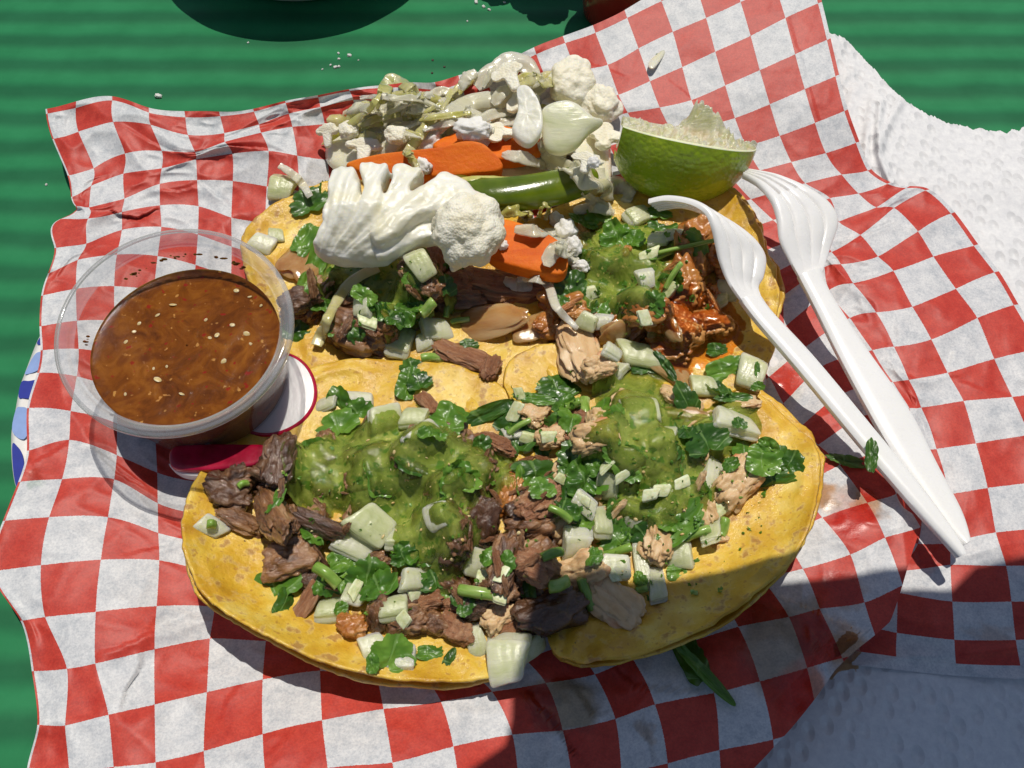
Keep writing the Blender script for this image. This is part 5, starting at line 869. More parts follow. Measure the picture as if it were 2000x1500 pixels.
# ================================================================ pickled vegetables piled at the top
def pillow(outline, z, up, dn, ex=4, n=120, rings=14, tiltfun=None, rough=0, seed=0, bumpx=0):
    """solid slab from a picture outline: outline points lie on the surface z(px,py); bulges up and down"""
    q = catmull([o[:2] for o in outline], n, True); zz = (lambda a, b: np.full(np.shape(a), float(z))) if not callable(z) else z
    c = q.mean(0); R = 1 - (1 - np.linspace(0, 1, rings)) ** 1.7; T = []; B = []
    for r in R:
        p = c + (q - c) * r; zb = zz(p[:, 0], p[:, 1]); X = P(p[:, 0], p[:, 1], zb); f = (1 - r ** ex) ** (1 / ex) if ex > 1 else 1 - r
        nz = rough * fbm(X * 1.3, seed, 4) + bumpx * fbm(X * 5, seed + 3, 3); X1 = X.copy(); X1[:, 2] += up * f + nz * (1 - r ** 8); X2 = X.copy(); X2[:, 2] -= dn * f; T.append(X1); B.append(X2)
    A = np.concatenate([np.array(T), np.array(B)[::-1][1:]]); return Geo(A.reshape(-1, 3), [f[::-1] for f in gridF(len(A), n, True)][::1])
def plane_z(p1, p2, p3):
    """z as a linear function of picture position, from three (px,py,z)"""
    A = np.array([[p[0], p[1], 1] for p in (p1, p2, p3)], float); w = np.linalg.solve(A, np.array([p[2] for p in (p1, p2, p3)], float)); return lambda a, b: a * w[0] + b * w[1] + w[2]
# supporting heap: loose cabbage under the pile
GCB = 'shreds of pickled cabbage'
def ribbon(pts, wid, mat, lab, wave=.06, thick=.03, n=60, z=None, hitme=True, twist=0, cat='cabbage', name='cabbage_shred', seed=0, taper=.55, group=GCB, dz=.12, cup=.25):
    """pts: picture points (px, py[, height above what lies there]); wid in px"""
    q = catmull([(p[0], p[1]) for p in pts], n); hh = np.interp(np.linspace(0, 1, n), np.linspace(0, 1, len(pts)), [p[2] if len(p) > 2 else dz for p in pts])
    C = []
    for (x, y), h in zip(q, hh):
        if z is None: p, _ = hit(x, y); zt = p[2] + h
        else: zt = z + h
        C.append(P(x, y, zt))
    C = np.array(C); zz = C[:, 2].copy(); k = np.ones(9) / 9
    zs = np.convolve(np.pad(zz, 4, 'edge'), k, 'valid'); zs = np.maximum(zs, zz * .5 + zs * .5); C = np.array([P(q[i, 0], q[i, 1], zs[i]) for i in range(n)])
    T = np.gradient(C, axis=0); T /= np.linalg.norm(T, axis=1)[:, None]; m = 9; rows = []; tt = np.linspace(0, 1, n); W = wid / (FPX / depth_at(C[n // 2]))
    w = W * (1 - taper * np.abs(2 * tt - 1) ** 3) * (1 + .12 * noise(np.stack([tt * 7, tt * 0 + seed], -1), 3))
    for i in range(n):
        view = nrm(CAM - C[i]); up = nrm(.55 * view + .45 * np.array((0, 0, 1))); s = nrm(np.cross(T[i], up)); nn = nrm(np.cross(s, T[i])); a = twist * math.sin(tt[i] * 5 + seed) + .0
        s2 = s * math.cos(a) + nn * math.sin(a); n2 = nrm(np.cross(s2, T[i])); u = np.linspace(-.5, .5, m)
        off = cup * W * (u ** 2) * -1.2 + wave * W * np.sin(u * 6 + tt[i] * 9 + seed) * .5 + wave * W * noise(np.stack([u * 2.2 + seed, np.full(m, tt[i] * 8)], -1), seed + 1) * (np.abs(u) * 2 + .3)
        ed = 1 + .1 * noise(np.stack([np.sign(u) * 3, np.full(m, tt[i] * 16)], -1), seed + 4)
        rows.append(C[i] + (u * ed)[:, None] * w[i] * s2 + off[:, None] * n2)
    A = np.array(rows); Nn = np.cross(np.gradient(A, axis=0), np.gradient(A, axis=1)); Nn /= np.linalg.norm(Nn, axis=-1, keepdims=True) + 1e-9
    fl = np.where((Nn[n // 2, m // 2] @ (CAM - C[n // 2])) > 0, 1, -1); th = thick * (1 + .5 * np.cos(np.linspace(-1.5, 1.5, m)))[None, :, None]; B = A - Nn * fl * th
    G = np.concatenate([A, B[:, ::-1]], 1); F = gridF(n, 2 * m, True); F += [tuple(range(2 * m)), tuple(range((n - 1) * 2 * m, n * 2 * m))[::-1]]
    return put(name, Geo(G.reshape(-1, 3), F), M[mat], label=lab, cat=cat, group=group, hitme=hitme)
# mound that the vegetables rest on
def heapmound():
    o = [(650, 330), (640, 275), (690, 225), (780, 180), (880, 190), (950, 150), (1040, 150), (1120, 180), (1180, 230), (1195, 330), (1180, 380), (1060, 400), (900, 380), (760, 370)]
    return pillow(o, 1.1, 1.0, .3, 2.2, rough=.45, seed=5, bumpx=.12)
put('cabbage_heap', heapmound(), M['cabbage'], label='bottom layer of pale shredded cabbage under the cauliflower and carrots', cat='cabbage', hitme=True)
GF = 'small cauliflower pieces on the vegetable pile'
def curd(px, py, w, h, a, lab, th=.9, lift=.4, mat='cauli', face=.2, u=None, at=None): place('cauliflower_piece', ('curd%d' % (random.randrange(5)) if 'ball' in lab or 'tip' in lab or 'chip' in lab else 'floret%d' % random.randrange(4)), mat, px, py, w * 1.15, h * 1.15, th, a, lift, label=lab, cat='cauliflower', group=GF, face=face, tilt=6, at=at)
GK = 'carrot pieces'
put('carrot_piece', pillow([(845, 290), (900, 262), (960, 250), (1020, 262), (1065, 285), (1040, 310), (980, 318), (900, 310)], 2.3, .25, .4, 6, rough=.05, seed=3), M['carrot'], label='red orange carrot piece behind the long carrot slice, mostly covered by cheese', cat='carrot', group=GK, hitme=True, hard=60)
carz = plane_z((700, 330, 2.55), (980, 320, 2.75), (850, 285, 3.0))
car = pillow([(677, 322), (730, 306), (790, 298), (860, 290), (905, 279), (940, 282), (962, 298), (982, 322), (972, 336), (930, 340), (880, 346), (800, 346), (730, 342), (700, 336)], carz, .1, .5, 8, rough=.03, seed=6)
put('carrot_piece', car, M['carrot'], label='long flat orange carrot slice above the large cauliflower', cat='carrot', group=GK, hitme=True, hard=50)
# jalapeno half: rounded green skin towards us, pale cut face behind
def jalapeno():
    path = np.array([(880, 352), (915, 372), (960, 380), (1020, 376), (1080, 366), (1130, 352), (1160, 338)], float); q = catmull(path, 50); C = P(q[:, 0], q[:, 1], 2.25 + .15 * np.sin(np.linspace(0, 3.1, 50)))
    tt = np.linspace(0, 1, 50); r = .95 * np.sqrt(np.clip(1 - np.abs(2 * tt - 1) ** 3.2, .01, 1)); T = np.gradient(C, axis=0); T /= np.linalg.norm(T, axis=1)[:, None]
    sk = []; fl = []
    for i in range(50):
        f = nrm(np.array((0, -.75, .35)) - T[i] * (np.array((0, -.75, .35)) @ T[i])); s = np.cross(T[i], f)
        if s[2] < 0: s = -s
        a = np.linspace(-.5 * math.pi, .5 * math.pi, 26); sk.append([C[i] + r[i] * (math.cos(x) * f * .8 + math.sin(x) * s * .62) * (1 + .03 * math.sin(3 * x + i * .1)) for x in a])
        u = np.linspace(-1, 1, 15); fl.append([C[i] + r[i] * (x * s * .62) - f * (r[i] * .24 * (1 - abs(x) ** 5)) for x in u])
    return Geo(np.array(sk).reshape(-1, 3), gridF(50, 26)), Geo(np.array(fl).reshape(-1, 3), gridF(50, 15))
js, jf = jalapeno(); je = empty('jalapeno_half', P(1010, 380, 1.8), 'green jalapeno pepper half lying across the pile below the carrot', 'jalapeno pepper')
put('skin', js, M['jal_skin'], je, hitme=True); put('cut_face', jf, M['jal_flesh'], je, hitme=True)
put('jalapeno_strip', pillow([(890, 352), (930, 345), (985, 347), (1060, 345), (1120, 350), (1130, 356), (1060, 362), (980, 366), (920, 362)], 2.75, .12, .15, 3, rough=.1, seed=8, bumpx=.04), M['jal_flesh'], label='pale ragged inner strip along the top of the jalapeno half', cat='jalapeno pepper', hitme=True)
put('carrot_piece', pillow([(978, 432), (1020, 440), (1060, 455), (1095, 478), (1110, 510), (1098, 538), (1050, 534), (1000, 522), (962, 508), (950, 490), (965, 455)], plane_z((980, 440, 2.7), (960, 505, 2.5), (1090, 500, 2.6)), .14, .5, 6, rough=.03, seed=9), M['carrot'], label='bright orange carrot chunk right of the large cauliflower head', cat='carrot', group=GK, hitme=True, hard=50)
# cabbage and cauliflower, far to near
for k, (pts, w, mt, lab, kw) in enumerate([
    ([(850, 235), (880, 195), (905, 165), (925, 150)], 22, 'cabbage_green', 'greenish cabbage shred leaning up at the back of the pile', {}),
    ([(700, 235, .3), (740, 200, .8), (755, 165, 1.1), (768, 154, 1.2), (800, 170, .9), (815, 200, .5), (830, 222, .2)], 24, 'cabbage_green', 'looped olive green cabbage shred at the top left of the pile', dict(twist=.3, wave=.05)),
    ([(640, 230, .2), (672, 236, .4), (708, 214, .6), (738, 196, .7)], 34, 'cabbage_green', 'broad olive green cabbage end curled towards the left', dict(wave=.1)),
    ([(628, 283, .05), (655, 262, .3), (690, 238, .5), (722, 210, .6), (745, 180, .7)], 16, 'cabbage_green', 'narrow olive green cabbage shred pointing down left over the paper', dict(taper=.9)),
    ([(755, 188, .5), (790, 184, .7), (835, 188, .6), (868, 200, .4)], 20, 'cabbage_green', 'short yellow green cabbage band lying level on the upper left of the pile', dict(taper=.2)),
    ([(712, 268, .2), (745, 225, .4), (790, 205, .6), (840, 204, .4)], 48, 'cabbage', 'wide translucent cabbage leaf on the left side of the pile', dict(wave=.08)),
    ([(735, 300, .15), (775, 275, .3), (820, 248, .4), (870, 225, .4), (900, 205, .4)], 34, 'cabbage', 'long glassy cabbage shred above the carrot slice', dict(wave=.08)),
    ([(868, 190, .4), (850, 222, .5), (828, 250, .5), (805, 285, .4), (790, 305, .3)], 24, 'cabbage_green', 'green edged cabbage shred crossing down to the carrot slice', dict(twist=.2)),
    ([(680, 270, .1), (715, 262, .2), (745, 268, .2)], 18, 'cabbage_green', 'small curled green cabbage piece at the left foot of the pile', {}),
    ([(840, 262, .3), (880, 225, .5), (925, 200, .5), (980, 190, .5), (1040, 170, .5), (1070, 158, .4)], 40, 'cabbage', 'large pale cabbage band running up right across the pile', dict(wave=.06)),
    ([(910, 215, .4), (930, 230, .5), (945, 262, .4), (930, 275, .3)], 40, 'cabbage', 'drooping translucent cabbage flap above the cheese crumbs', dict(wave=.1)),
    ([(930, 170, .3), (960, 140, .4), (1000, 118, .3), (1030, 128, .3), (1050, 165, .3)], 38, 'cabbage', 'translucent cabbage leaf arching over the top of the pile', dict(wave=.1)),
    ([(900, 175, .3), (912, 150, .5), (932, 142, .5)], 24, 'cabbage', 'small upright cabbage scrap at the back left of the peak', {}),
    ([(995, 150, .3), (1025, 160, .4), (1060, 150, .4), (1095, 140, .3)], 20, 'cabbage_green', 'yellow cabbage edge beside the round cauliflower at the top right', {}),
    ([(795, 292, .25), (805, 312, .3), (815, 328, .25)], 17, 'cabbage_green', 'short curved cabbage bit hanging over the carrot slice', dict(taper=.2)),
    ([(980, 300, .2), (1010, 305, .3), (1050, 315, .3), (1062, 330, .2)], 26, 'cabbage', 'white cabbage rib at the right end of the carrot slice', dict(taper=.7)),
    ([(545, 322, .35), (565, 335, .4), (585, 352, .35), (606, 384, .25)], 15, 'cabbage', 'loose white cabbage shred resting on the upper left tortilla edge', dict(taper=.2, wave=.04)),
    ([(738, 522, .1), (700, 540, .35), (672, 566, .4), (650, 600, .4), (632, 640, .35), (618, 674, .3)], 22, 'cabbage_green', 'long straight pale green cabbage ribbon over the upper left beef', dict(taper=.1, wave=.03)),
    ([(1010, 546, .2), (1050, 545, .3), (1072, 560, .3), (1085, 595, .3), (1105, 620, .25), (1128, 642, .2)], 17, 'cabbage', 'thin white cabbage shred bending down between the upper tacos', dict(taper=.3, wave=.04)),
    ([(1005, 446, .3), (1040, 450, .4), (1080, 456, .4), (1092, 475, .4), (1075, 500, .3), (1068, 520, .2)], 30, 'cabbage', 'bent white cabbage piece on the bright orange carrot chunk', dict(wave=.08)),
    ([(1085, 480, .2), (1110, 490, .25), (1120, 515, .2)], 30, 'cabbage', 'crinkled cabbage scrap at the right edge of the orange carrot chunk', dict(wave=.2)),
    ([(1052, 425, .1), (1060, 400, .3), (1072, 405, .3), (1065, 430, .1)], 10, 'cabbage_green', 'small green cabbage loop under the jalapeno', dict(taper=.1)),
    ([(975, 415, .1), (1010, 410, .2), (1040, 420, .2)], 26, 'cabbage_green', 'yellow green cabbage curl between cauliflower head and orange carrot', dict(wave=.2)),
    ([(1140, 380, .2), (1165, 395, .3), (1195, 408, .2)], 22, 'cabbage', 'white cabbage rib sticking out under the napa leaf', dict(taper=.6)),
    ([(1058, 262, .3), (1068, 290, .4), (1090, 318, .4), (1120, 332, .4), (1150, 350, .4)], 34, 'cabbage', 'ruffled napa cabbage edge winding down past the onion wedge', dict(wave=.32)),
    ([(1120, 330, .3), (1155, 345, .4), (1195, 362, .4), (1238, 384, .2)], 56, 'cabbage', 'broad bumpy napa cabbage leaf at the foot of the lime', dict(wave=.2)),
    ([(1120, 412, .1), (1160, 404, .15), (1200, 415, .1)], 24, 'cabbage', 'cabbage strip in the shade below the broad napa leaf', {}),
    ([(1040, 560, .05), (1010, 556, .1), (985, 545, .1)], 24, 'cabbage', 'cabbage piece behind the right end of the shredded beef slab', {})]):
    ribbon(pts, w, mt, lab, seed=k * 3.1, **kw)
for k in range(34):
    x, y = (random.uniform(690, 900), random.uniform(185, 262)) if k < 20 else (random.uniform(900, 1160), random.uniform(150, 250)); a = random.uniform(-.4, 1.1); l_ = random.uniform(24, 62)
    ribbon([(x - l_ * math.cos(a), y + l_ * math.sin(a) * .7, .05), (x, y - random.uniform(0, 14), .2), (x + l_ * math.cos(a), y - l_ * math.sin(a) * .7, .05)], random.uniform(8, 24), random.choice(['cabbage', 'cabbage', 'cabbage_green']), 'short pickled cabbage shred among the cauliflower on the pile', seed=200 + k * 1.7, wave=.12, n=26, group='short cabbage shreds in the pile')
for q in [(1110, 175, 86, 82, 0, 'round cream cauliflower ball at the upper right of the pile'), (1002, 158, 66, 56, 20, 'cauliflower bud among cabbage at the peak of the pile'), (1165, 222, 72, 76, 60, 'smooth lobed cauliflower piece between the ball and the lime'), (1178, 280, 60, 84, 80, 'cauliflower floret touching the lime rind'),
          (1030, 222, 62, 76, 20, 'cauliflower slice left of the pale onion wedge'), (975, 270, 46, 66, 85, 'small yellowish cauliflower bud over the right end of the carrot'), (1150, 320, 60, 36, -20, 'cauliflower crumb cluster above the napa leaf'), (718, 295, 74, 44, -8, 'crumbly cauliflower bit at the left foot of the pile'),
          (775, 272, 34, 46, 80, 'small white cauliflower tip above the carrot slice'), (650, 262, 50, 40, 0, 'cauliflower bit hidden behind the left cabbage shreds'), (690, 262, 34, 44, 80, 'pointed cauliflower chip at the left of the pile')]: curd(*q)
GZ = 'crumbled white cheese'
for q in [(925, 262, 66, 40, -10, 'largest cheese crumb, on the red orange carrot'), (838, 277, 46, 40, 10, 'cheese crumb at the left end of the red orange carrot'), (830, 325, 26, 32, 60, 'cheese crumb on the middle of the long carrot slice'), (1110, 452, 36, 40, 30, 'white cheese crumb right of the bent cabbage piece'), (1086, 432, 30, 24, -40, 'cheese crumb at the end of the orange carrot chunk'),
          (1108, 292, 28, 24, 0, 'cheese crumb above the ruffled napa edge'), (1162, 318, 22, 20, 0, 'small cheese crumb beside the napa leaf'), (984, 484, 18, 18, 0, 'tiny cheese crumb right of the cauliflower head'), (1135, 520, 34, 22, -10, 'cheese crumb at the left of the upper right salsa'), (1124, 480, 26, 34, 10, 'cheese crumb above the left of the upper right salsa')]:
    place('cheese_crumb', 'crumb%d' % random.randrange(4), 'cheese', q[0], q[1], q[2], q[3], .9, q[4], .4, label=q[5], cat='cheese', group=GZ, tilt=20)
put('onion_wedge', pillow([(1060, 215), (1095, 200), (1125, 205), (1160, 232), (1178, 240), (1150, 262), (1125, 290), (1092, 302), (1064, 290), (1058, 250)], plane_z((1060, 215, 3.5), (1178, 240, 3.3), (1090, 302, 2.7)), .3, .3, 2.5, rough=.06, seed=4), M['onion'], label='large smooth pale onion wedge on the pile left of the lime', cat='onion', hitme=True)
put('cauliflower_slice', pillow([(1010, 175), (1030, 170), (1050, 195), (1060, 230), (1056, 262), (1035, 284), (1012, 276), (1000, 255), (1012, 215)], plane_z((1020, 175, 3.7), (1055, 240, 3.5), (1010, 276, 3.1)), .12, .25, 5, rough=.22, seed=14, bumpx=.05), M['stalk'], label='flat white cauliflower slice standing left of the pale onion wedge', cat='cauliflower', hitme=True)
# ---------------------------------------------------------------- the big cauliflower floret
def S_(px, py, z, rpx): p = P(px, py, z); return p, rpx / (FPX / depth_at(p))
def slabs(parts, voxel=.055, it=3):
    gs = [pillow(o, z, up, dn, ex, n=70, rings=10) for o, z, up, dn, ex in parts]; g = merge(gs)
    me = bpy.data.meshes.new('tmp'); me.from_pydata(g.V.tolist(), [], g.F); ob = bpy.data.objects.new('tmp', me); scene.collection.objects.link(ob)
    m = ob.modifiers.new('r', 'REMESH'); m.mode = 'VOXEL'; m.voxel_size = voxel; sm_ = ob.modifiers.new('s', 'SMOOTH'); sm_.factor = .6; sm_.iterations = it
    dg = bpy.context.evaluated_depsgraph_get(); ev = bpy.data.meshes.new_from_object(ob.evaluated_get(dg)); n = len(ev.vertices); A = np.zeros(n * 3); ev.vertices.foreach_get('co', A)
    F = [tuple(p.vertices) for p in ev.polygons]; bpy.data.objects.remove(ob); bpy.data.meshes.remove(me); bpy.data.meshes.remove(ev); return Geo(A.reshape(-1, 3), F)
g = slabs([
    ([(614, 482), (624, 452), (640, 420), (660, 405), (700, 400), (745, 400), (780, 420), (800, 445), (796, 478), (770, 502), (740, 514), (690, 516), (640, 508), (622, 498)], plane_z((640, 430, 3.7), (640, 505, 2.9), (790, 450, 3.6)), .55, .6, 3),
    ([(634, 440), (642, 395), (647, 352), (656, 340), (692, 343), (702, 362), (708, 410), (695, 445)], lambda a, b: 3.6 + 0 * a, .5, .45, 4.5),
    ([(706, 418), (712, 378), (705, 342), (714, 331), (752, 333), (760, 345), (750, 374), (748, 415)], lambda a, b: 3.7 + 0 * a, .5, .45, 5),
    ([(742, 425), (758, 388), (768, 364), (766, 345), (784, 333), (824, 341), (822, 353), (804, 376), (800, 412)], lambda a, b: 3.7 + 0 * a, .48, .45, 5),
    ([(720, 455), (750, 420), (790, 392), (826, 374), (850, 360), (862, 348), (890, 350), (915, 362), (935, 380), (945, 402), (930, 430), (890, 426), (850, 425), (810, 440), (775, 470), (740, 480)], lambda a, b: 3.72 + 0 * a, .5, .55, 3),
    ([(740, 480), (780, 462), (820, 448), (868, 444), (872, 468), (830, 475), (795, 488), (760, 506), (735, 505)], lambda a, b: 3.25 + 0 * a, .32, .3, 2.5)], .045, 1)
g.V += .09 * np.stack([fbm(g.V * 1.1 + 30 * k, 91 + k, 4) for k in range(3)], -1) + .022 * np.stack([fbm(g.V * 5 + 30 * k, 95 + k, 2) for k in range(3)], -1)
_px, _py = proj(g.V); _th = np.arctan2(_px - 610, 560 - _py); _up = np.clip((520 - _py) / 60., 0, 1)
g.V[:, 2] += _up * (.055 * np.sin(_th * 24 + 1.5 * fbm(g.V * .8, 5, 2)) + .03 * np.sin(_th * 61 + 2 * fbm(g.V * 1.5, 6, 2)))
cf = empty('cauliflower_floret', P(790, 480, 2.6), 'largest cauliflower floret with a thick cut white stalk and a round head', 'cauliflower')
put('stalk', g, M['stalk'], cf, hitme=True)
def head():
    lobes = [(905, 440, 3.75, 56), (935, 420, 3.7, 42), (945, 460, 3.6, 40), (900, 485, 3.4, 38), (880, 455, 3.8, 36), (925, 478, 3.5, 40), (905, 412, 3.9, 34), (862, 442, 3.7, 22), (895, 512, 3.1, 14), (955, 440, 3.4, 30), (935, 500, 3.2, 22), (888, 520, 2.9, 10)]
    sg = [(S_(*l)[0], S_(*l)[1], S_(*l)[0] + .01, S_(*l)[1]) for l in lobes]; h = capsules(sg, .045, 2); c = h.V.mean(0); d = h.V - c; d /= np.linalg.norm(d, axis=1)[:, None]
    w = worley(h.V, .62, 3); w2 = worley(h.V, .25, 8); w3 = worley(h.V, .1, 12); h.V += d * (.16 * (.5 - w) + .075 * (.5 - w2) + .022 * (.5 - w3))[:, None]; return h
put('head', head(), M['cauli'], cf, hitme=True)
# ---------------------------------------------------------------- radish slices
def disc(cx, cy, z, r, normal, th, rin=.9):
    c = P(cx, cy, z); n = nrm(np.array(normal, float)); x = nrm(np.cross(n, (0, 1, .2))); y = np.cross(n, x); a = np.linspace(0, 2 * math.pi, 90, endpoint=False)
    def ring(rr, h): return [c + x * rr * math.cos(t) * (1 + .02 * math.sin(3 * t)) + y * rr * math.sin(t) + n * h for t in a]
    pr = [(.02 * r, th / 2 + .02), (.5 * r, th / 2 + .015), (r * rin, th / 2), (r * .97, th / 2 - .01), (r, th * .2), (r, -th * .2), (r * .97, -th / 2), (.02 * r, -th / 2)]
    A = np.array([ring(*p) for p in pr]).reshape(-1, 3); n_ = 90
    return Geo(A[:3 * n_], gridF(3, n_, True)), Geo(A[2 * n_:], gridF(6, n_, True))
GR_ = 'radish slices beside the sauce cup'
def radish(cx, cy, z, r, nrmv, th, lab):
    e = empty('radish_slice', P(cx, cy, z - .2), lab, 'radish', GR_); a, b = disc(cx, cy, z, r, nrmv, th, .93); put('flesh', a, M['radish_in'], e, hitme=True); put('rind', b, M['radish_rind'], e, hitme=True)
radish(528, 768, 1.25, 1.42, (.05, -.1, 1), .14, 'radish slice lying flat, white face up, half under the sauce cup')
e = empty('radish_slice', P(434, 890, .9), 'stacked radish slices below the cup, magenta rind towards the viewer', 'radish', GR_)
put('rind', pillow([(a_, b_ + 10) for a_, b_ in [(331, 886), (336, 870), (352, 862), (400, 860), (480, 860), (520, 862), (531, 876), (526, 890), (500, 900), (440, 908), (380, 911), (340, 906)]], lambda a, b: 1.75 + 0 * a, .12, .6, 5, rough=.02, seed=2), M['radish_rind'], e, hitme=True)
put('flesh', pillow([(a_, b_ + 10) for a_, b_ in [(330, 896), (345, 906), (390, 911), (448, 910), (452, 918), (410, 922), (360, 918), (338, 908)]], lambda a, b: 1.6 + 0 * a, .04, .4, 5), M['radish_in'], e, hitme=True)
put('rind_edge', pillow([(a_, b_ + 10) for a_, b_ in [(404, 908), (450, 905), (470, 908), (464, 917), (430, 921), (404, 921)]], lambda a, b: 1.62 + 0 * a, .04, .4, 5), M['radish_rind'], e, hitme=True)
# ---------------------------------------------------------------- lime wedge
def lime():
    a, b = 2.72, 1.72; L_ = []; c = P(1318, 292, 2.55); X = nrm(np.array((1.0, -.08, -.14))); upc = nrm(np.array((-.02, .22, 1.0)) - X * (X @ np.array((-.02, .22, 1.0)))); Yf = np.cross(upc, X)    # X along the wedge, upc normal of the top cut face
    u = np.linspace(-.74, 1, 90); prof = b * np.sqrt(np.clip(1 - np.abs(u) ** 2.2, 0, 1)) * (1 - .1 * u)
    if True: prof[-1] = .03
    ph = np.linspace(math.pi * 1.02, math.pi * 1.78, 60)          # rind from the far edge, under, to the near rim
    A = np.array([[c + X * a * uu + r * (math.cos(p) * -Yf * -1 + math.sin(p) * upc) for p in ph] for uu, r in zip(u, prof)])
    return c, X, upc, Yf, a, u, prof
def lime_build():
    e = empty('lime_wedge', P(1320, 390, 1.2), 'cut lime wedge with shiny green rind and torn pale pulp', 'lime')
    c = P(1336, 262, 2.9); X = nrm(CR * .985 + np.array((0, -.16, -.1))); U = np.array((0, .52, .85)); U = nrm(U - X * (U @ X)); Yn = np.cross(X, U)   # Yn points to the viewer's side
    if Yn[1] > 0: Yn = -Yn
    a, b = 2.5, 1.62; n = 100; u = np.linspace(-.86, 1, n); pr = b * np.clip(1 - np.abs(u) ** 2.3, 0, 1) ** .5; pr = np.maximum(pr, .02); m = 70
    ph = np.linspace(-.02, math.pi * .69, m)      # 0 = near rim of the cut face, then down and round the back
    rim = lambda k, p, rad: c + X * a * u[k] + rad * (math.cos(p) * Yn - 1.45 * math.sin(p) * U)
    R1 = np.array([[rim(k, p, pr[k]) for p in ph] for k in range(n)]); dimp = .018 * worley(R1, .16, 5)[..., None]; nn = R1 - (c + X * a * u[:, None, None])[:, :]; nn /= np.linalg.norm(nn, axis=-1, keepdims=True) + 1e-9; R1 = R1 + nn * (dimp + .03 * fbm(R1 * .8, 7)[..., None])
    put('rind', Geo(R1.reshape(-1, 3), gridF(n, m)), M['lime_rind'], e, hitme=True)
    th = .14; rows = []
    for k in range(n):   # pith band along the near rim and back rim plus left end
        r0, r1 = pr[k], max(pr[k] - th, .01); rows.append([rim(k, ph[0], r0), rim(k, ph[0] - .02, r0 - .03) + U * .015, rim(k, ph[0] - .02, r1), rim(k, ph[0] + .12, r1 - .05)])
    put('pith', Geo(np.array(rows).reshape(-1, 3), gridF(n, 4)), M['lime_pith'], e)
    # left end cut across: pith ring and pulp disc
    k0 = 0; ce = c + X * a * u[0]; rr = pr[0]; ends = []
    for q in (1.0, .9, .82): ends.append([ce - X * .01 * (1 - q) + rr * q * (math.cos(p) * Yn - math.sin(p) * U) for p in ph])
    put('end_pith', Geo(np.array(ends).reshape(-1, 3), gridF(3, m)), M['lime_pith'], e)
    put('end_pulp', Geo(np.array([[ce + rr * q * (math.cos(p) * Yn - math.sin(p) * U) + X * .06 for p in ph] for q in (.82, .4, .01)]).reshape(-1, 3), gridF(3, m)), M['lime_pulp'], e)
    # squeezed pulp: hollowed cut face with ragged raised vesicles
    s = np.linspace(-1, 1, 80); rows = []
    for k in range(n):
        r = max(pr[k] - th, .01); row = []
        for x in s:
            w = r * (x * (1.0 if x > 0 else .62)); base = c + X * a * u[k] + Yn * w; d = -.1 * (1 - x * x) * (1 - (u[k]) ** 2)
            q3 = np.array((u[k] * 6, x * 2.2, 0)); row.append((base, d, q3, x))
        B = np.array([t[0] for t in row]); Q = np.array([t[2] for t in row]); D = np.array([t[1] for t in row]); xs_ = s
        rag = .16 * (1 - np.abs(noise(Q * np.array((1.6, 1, 1)), 31)) * 2) + .08 * (1 - np.abs(noise(Q * 3.2, 33)) * 2) + .05 * noise(Q * 7, 35)
        peak = .95 * np.exp(-((u[k] - .18) / .2) ** 2 - ((xs_ + .45) / .3) ** 2) * (1 + .5 * noise(Q * 2.5, 36)) + .5 * np.exp(-((u[k] - .42) / .2) ** 2 - ((xs_ + .3) / .4) ** 2)
        B = B + U * (D + (rag + peak) * (1 - np.abs(xs_) ** 6))[:, None] ; rows.append(B)
    put('pulp', Geo(np.array(rows).reshape(-1, 3), gridF(n, 80)), M['lime_pulp'], e, hitme=True)
lime_build()
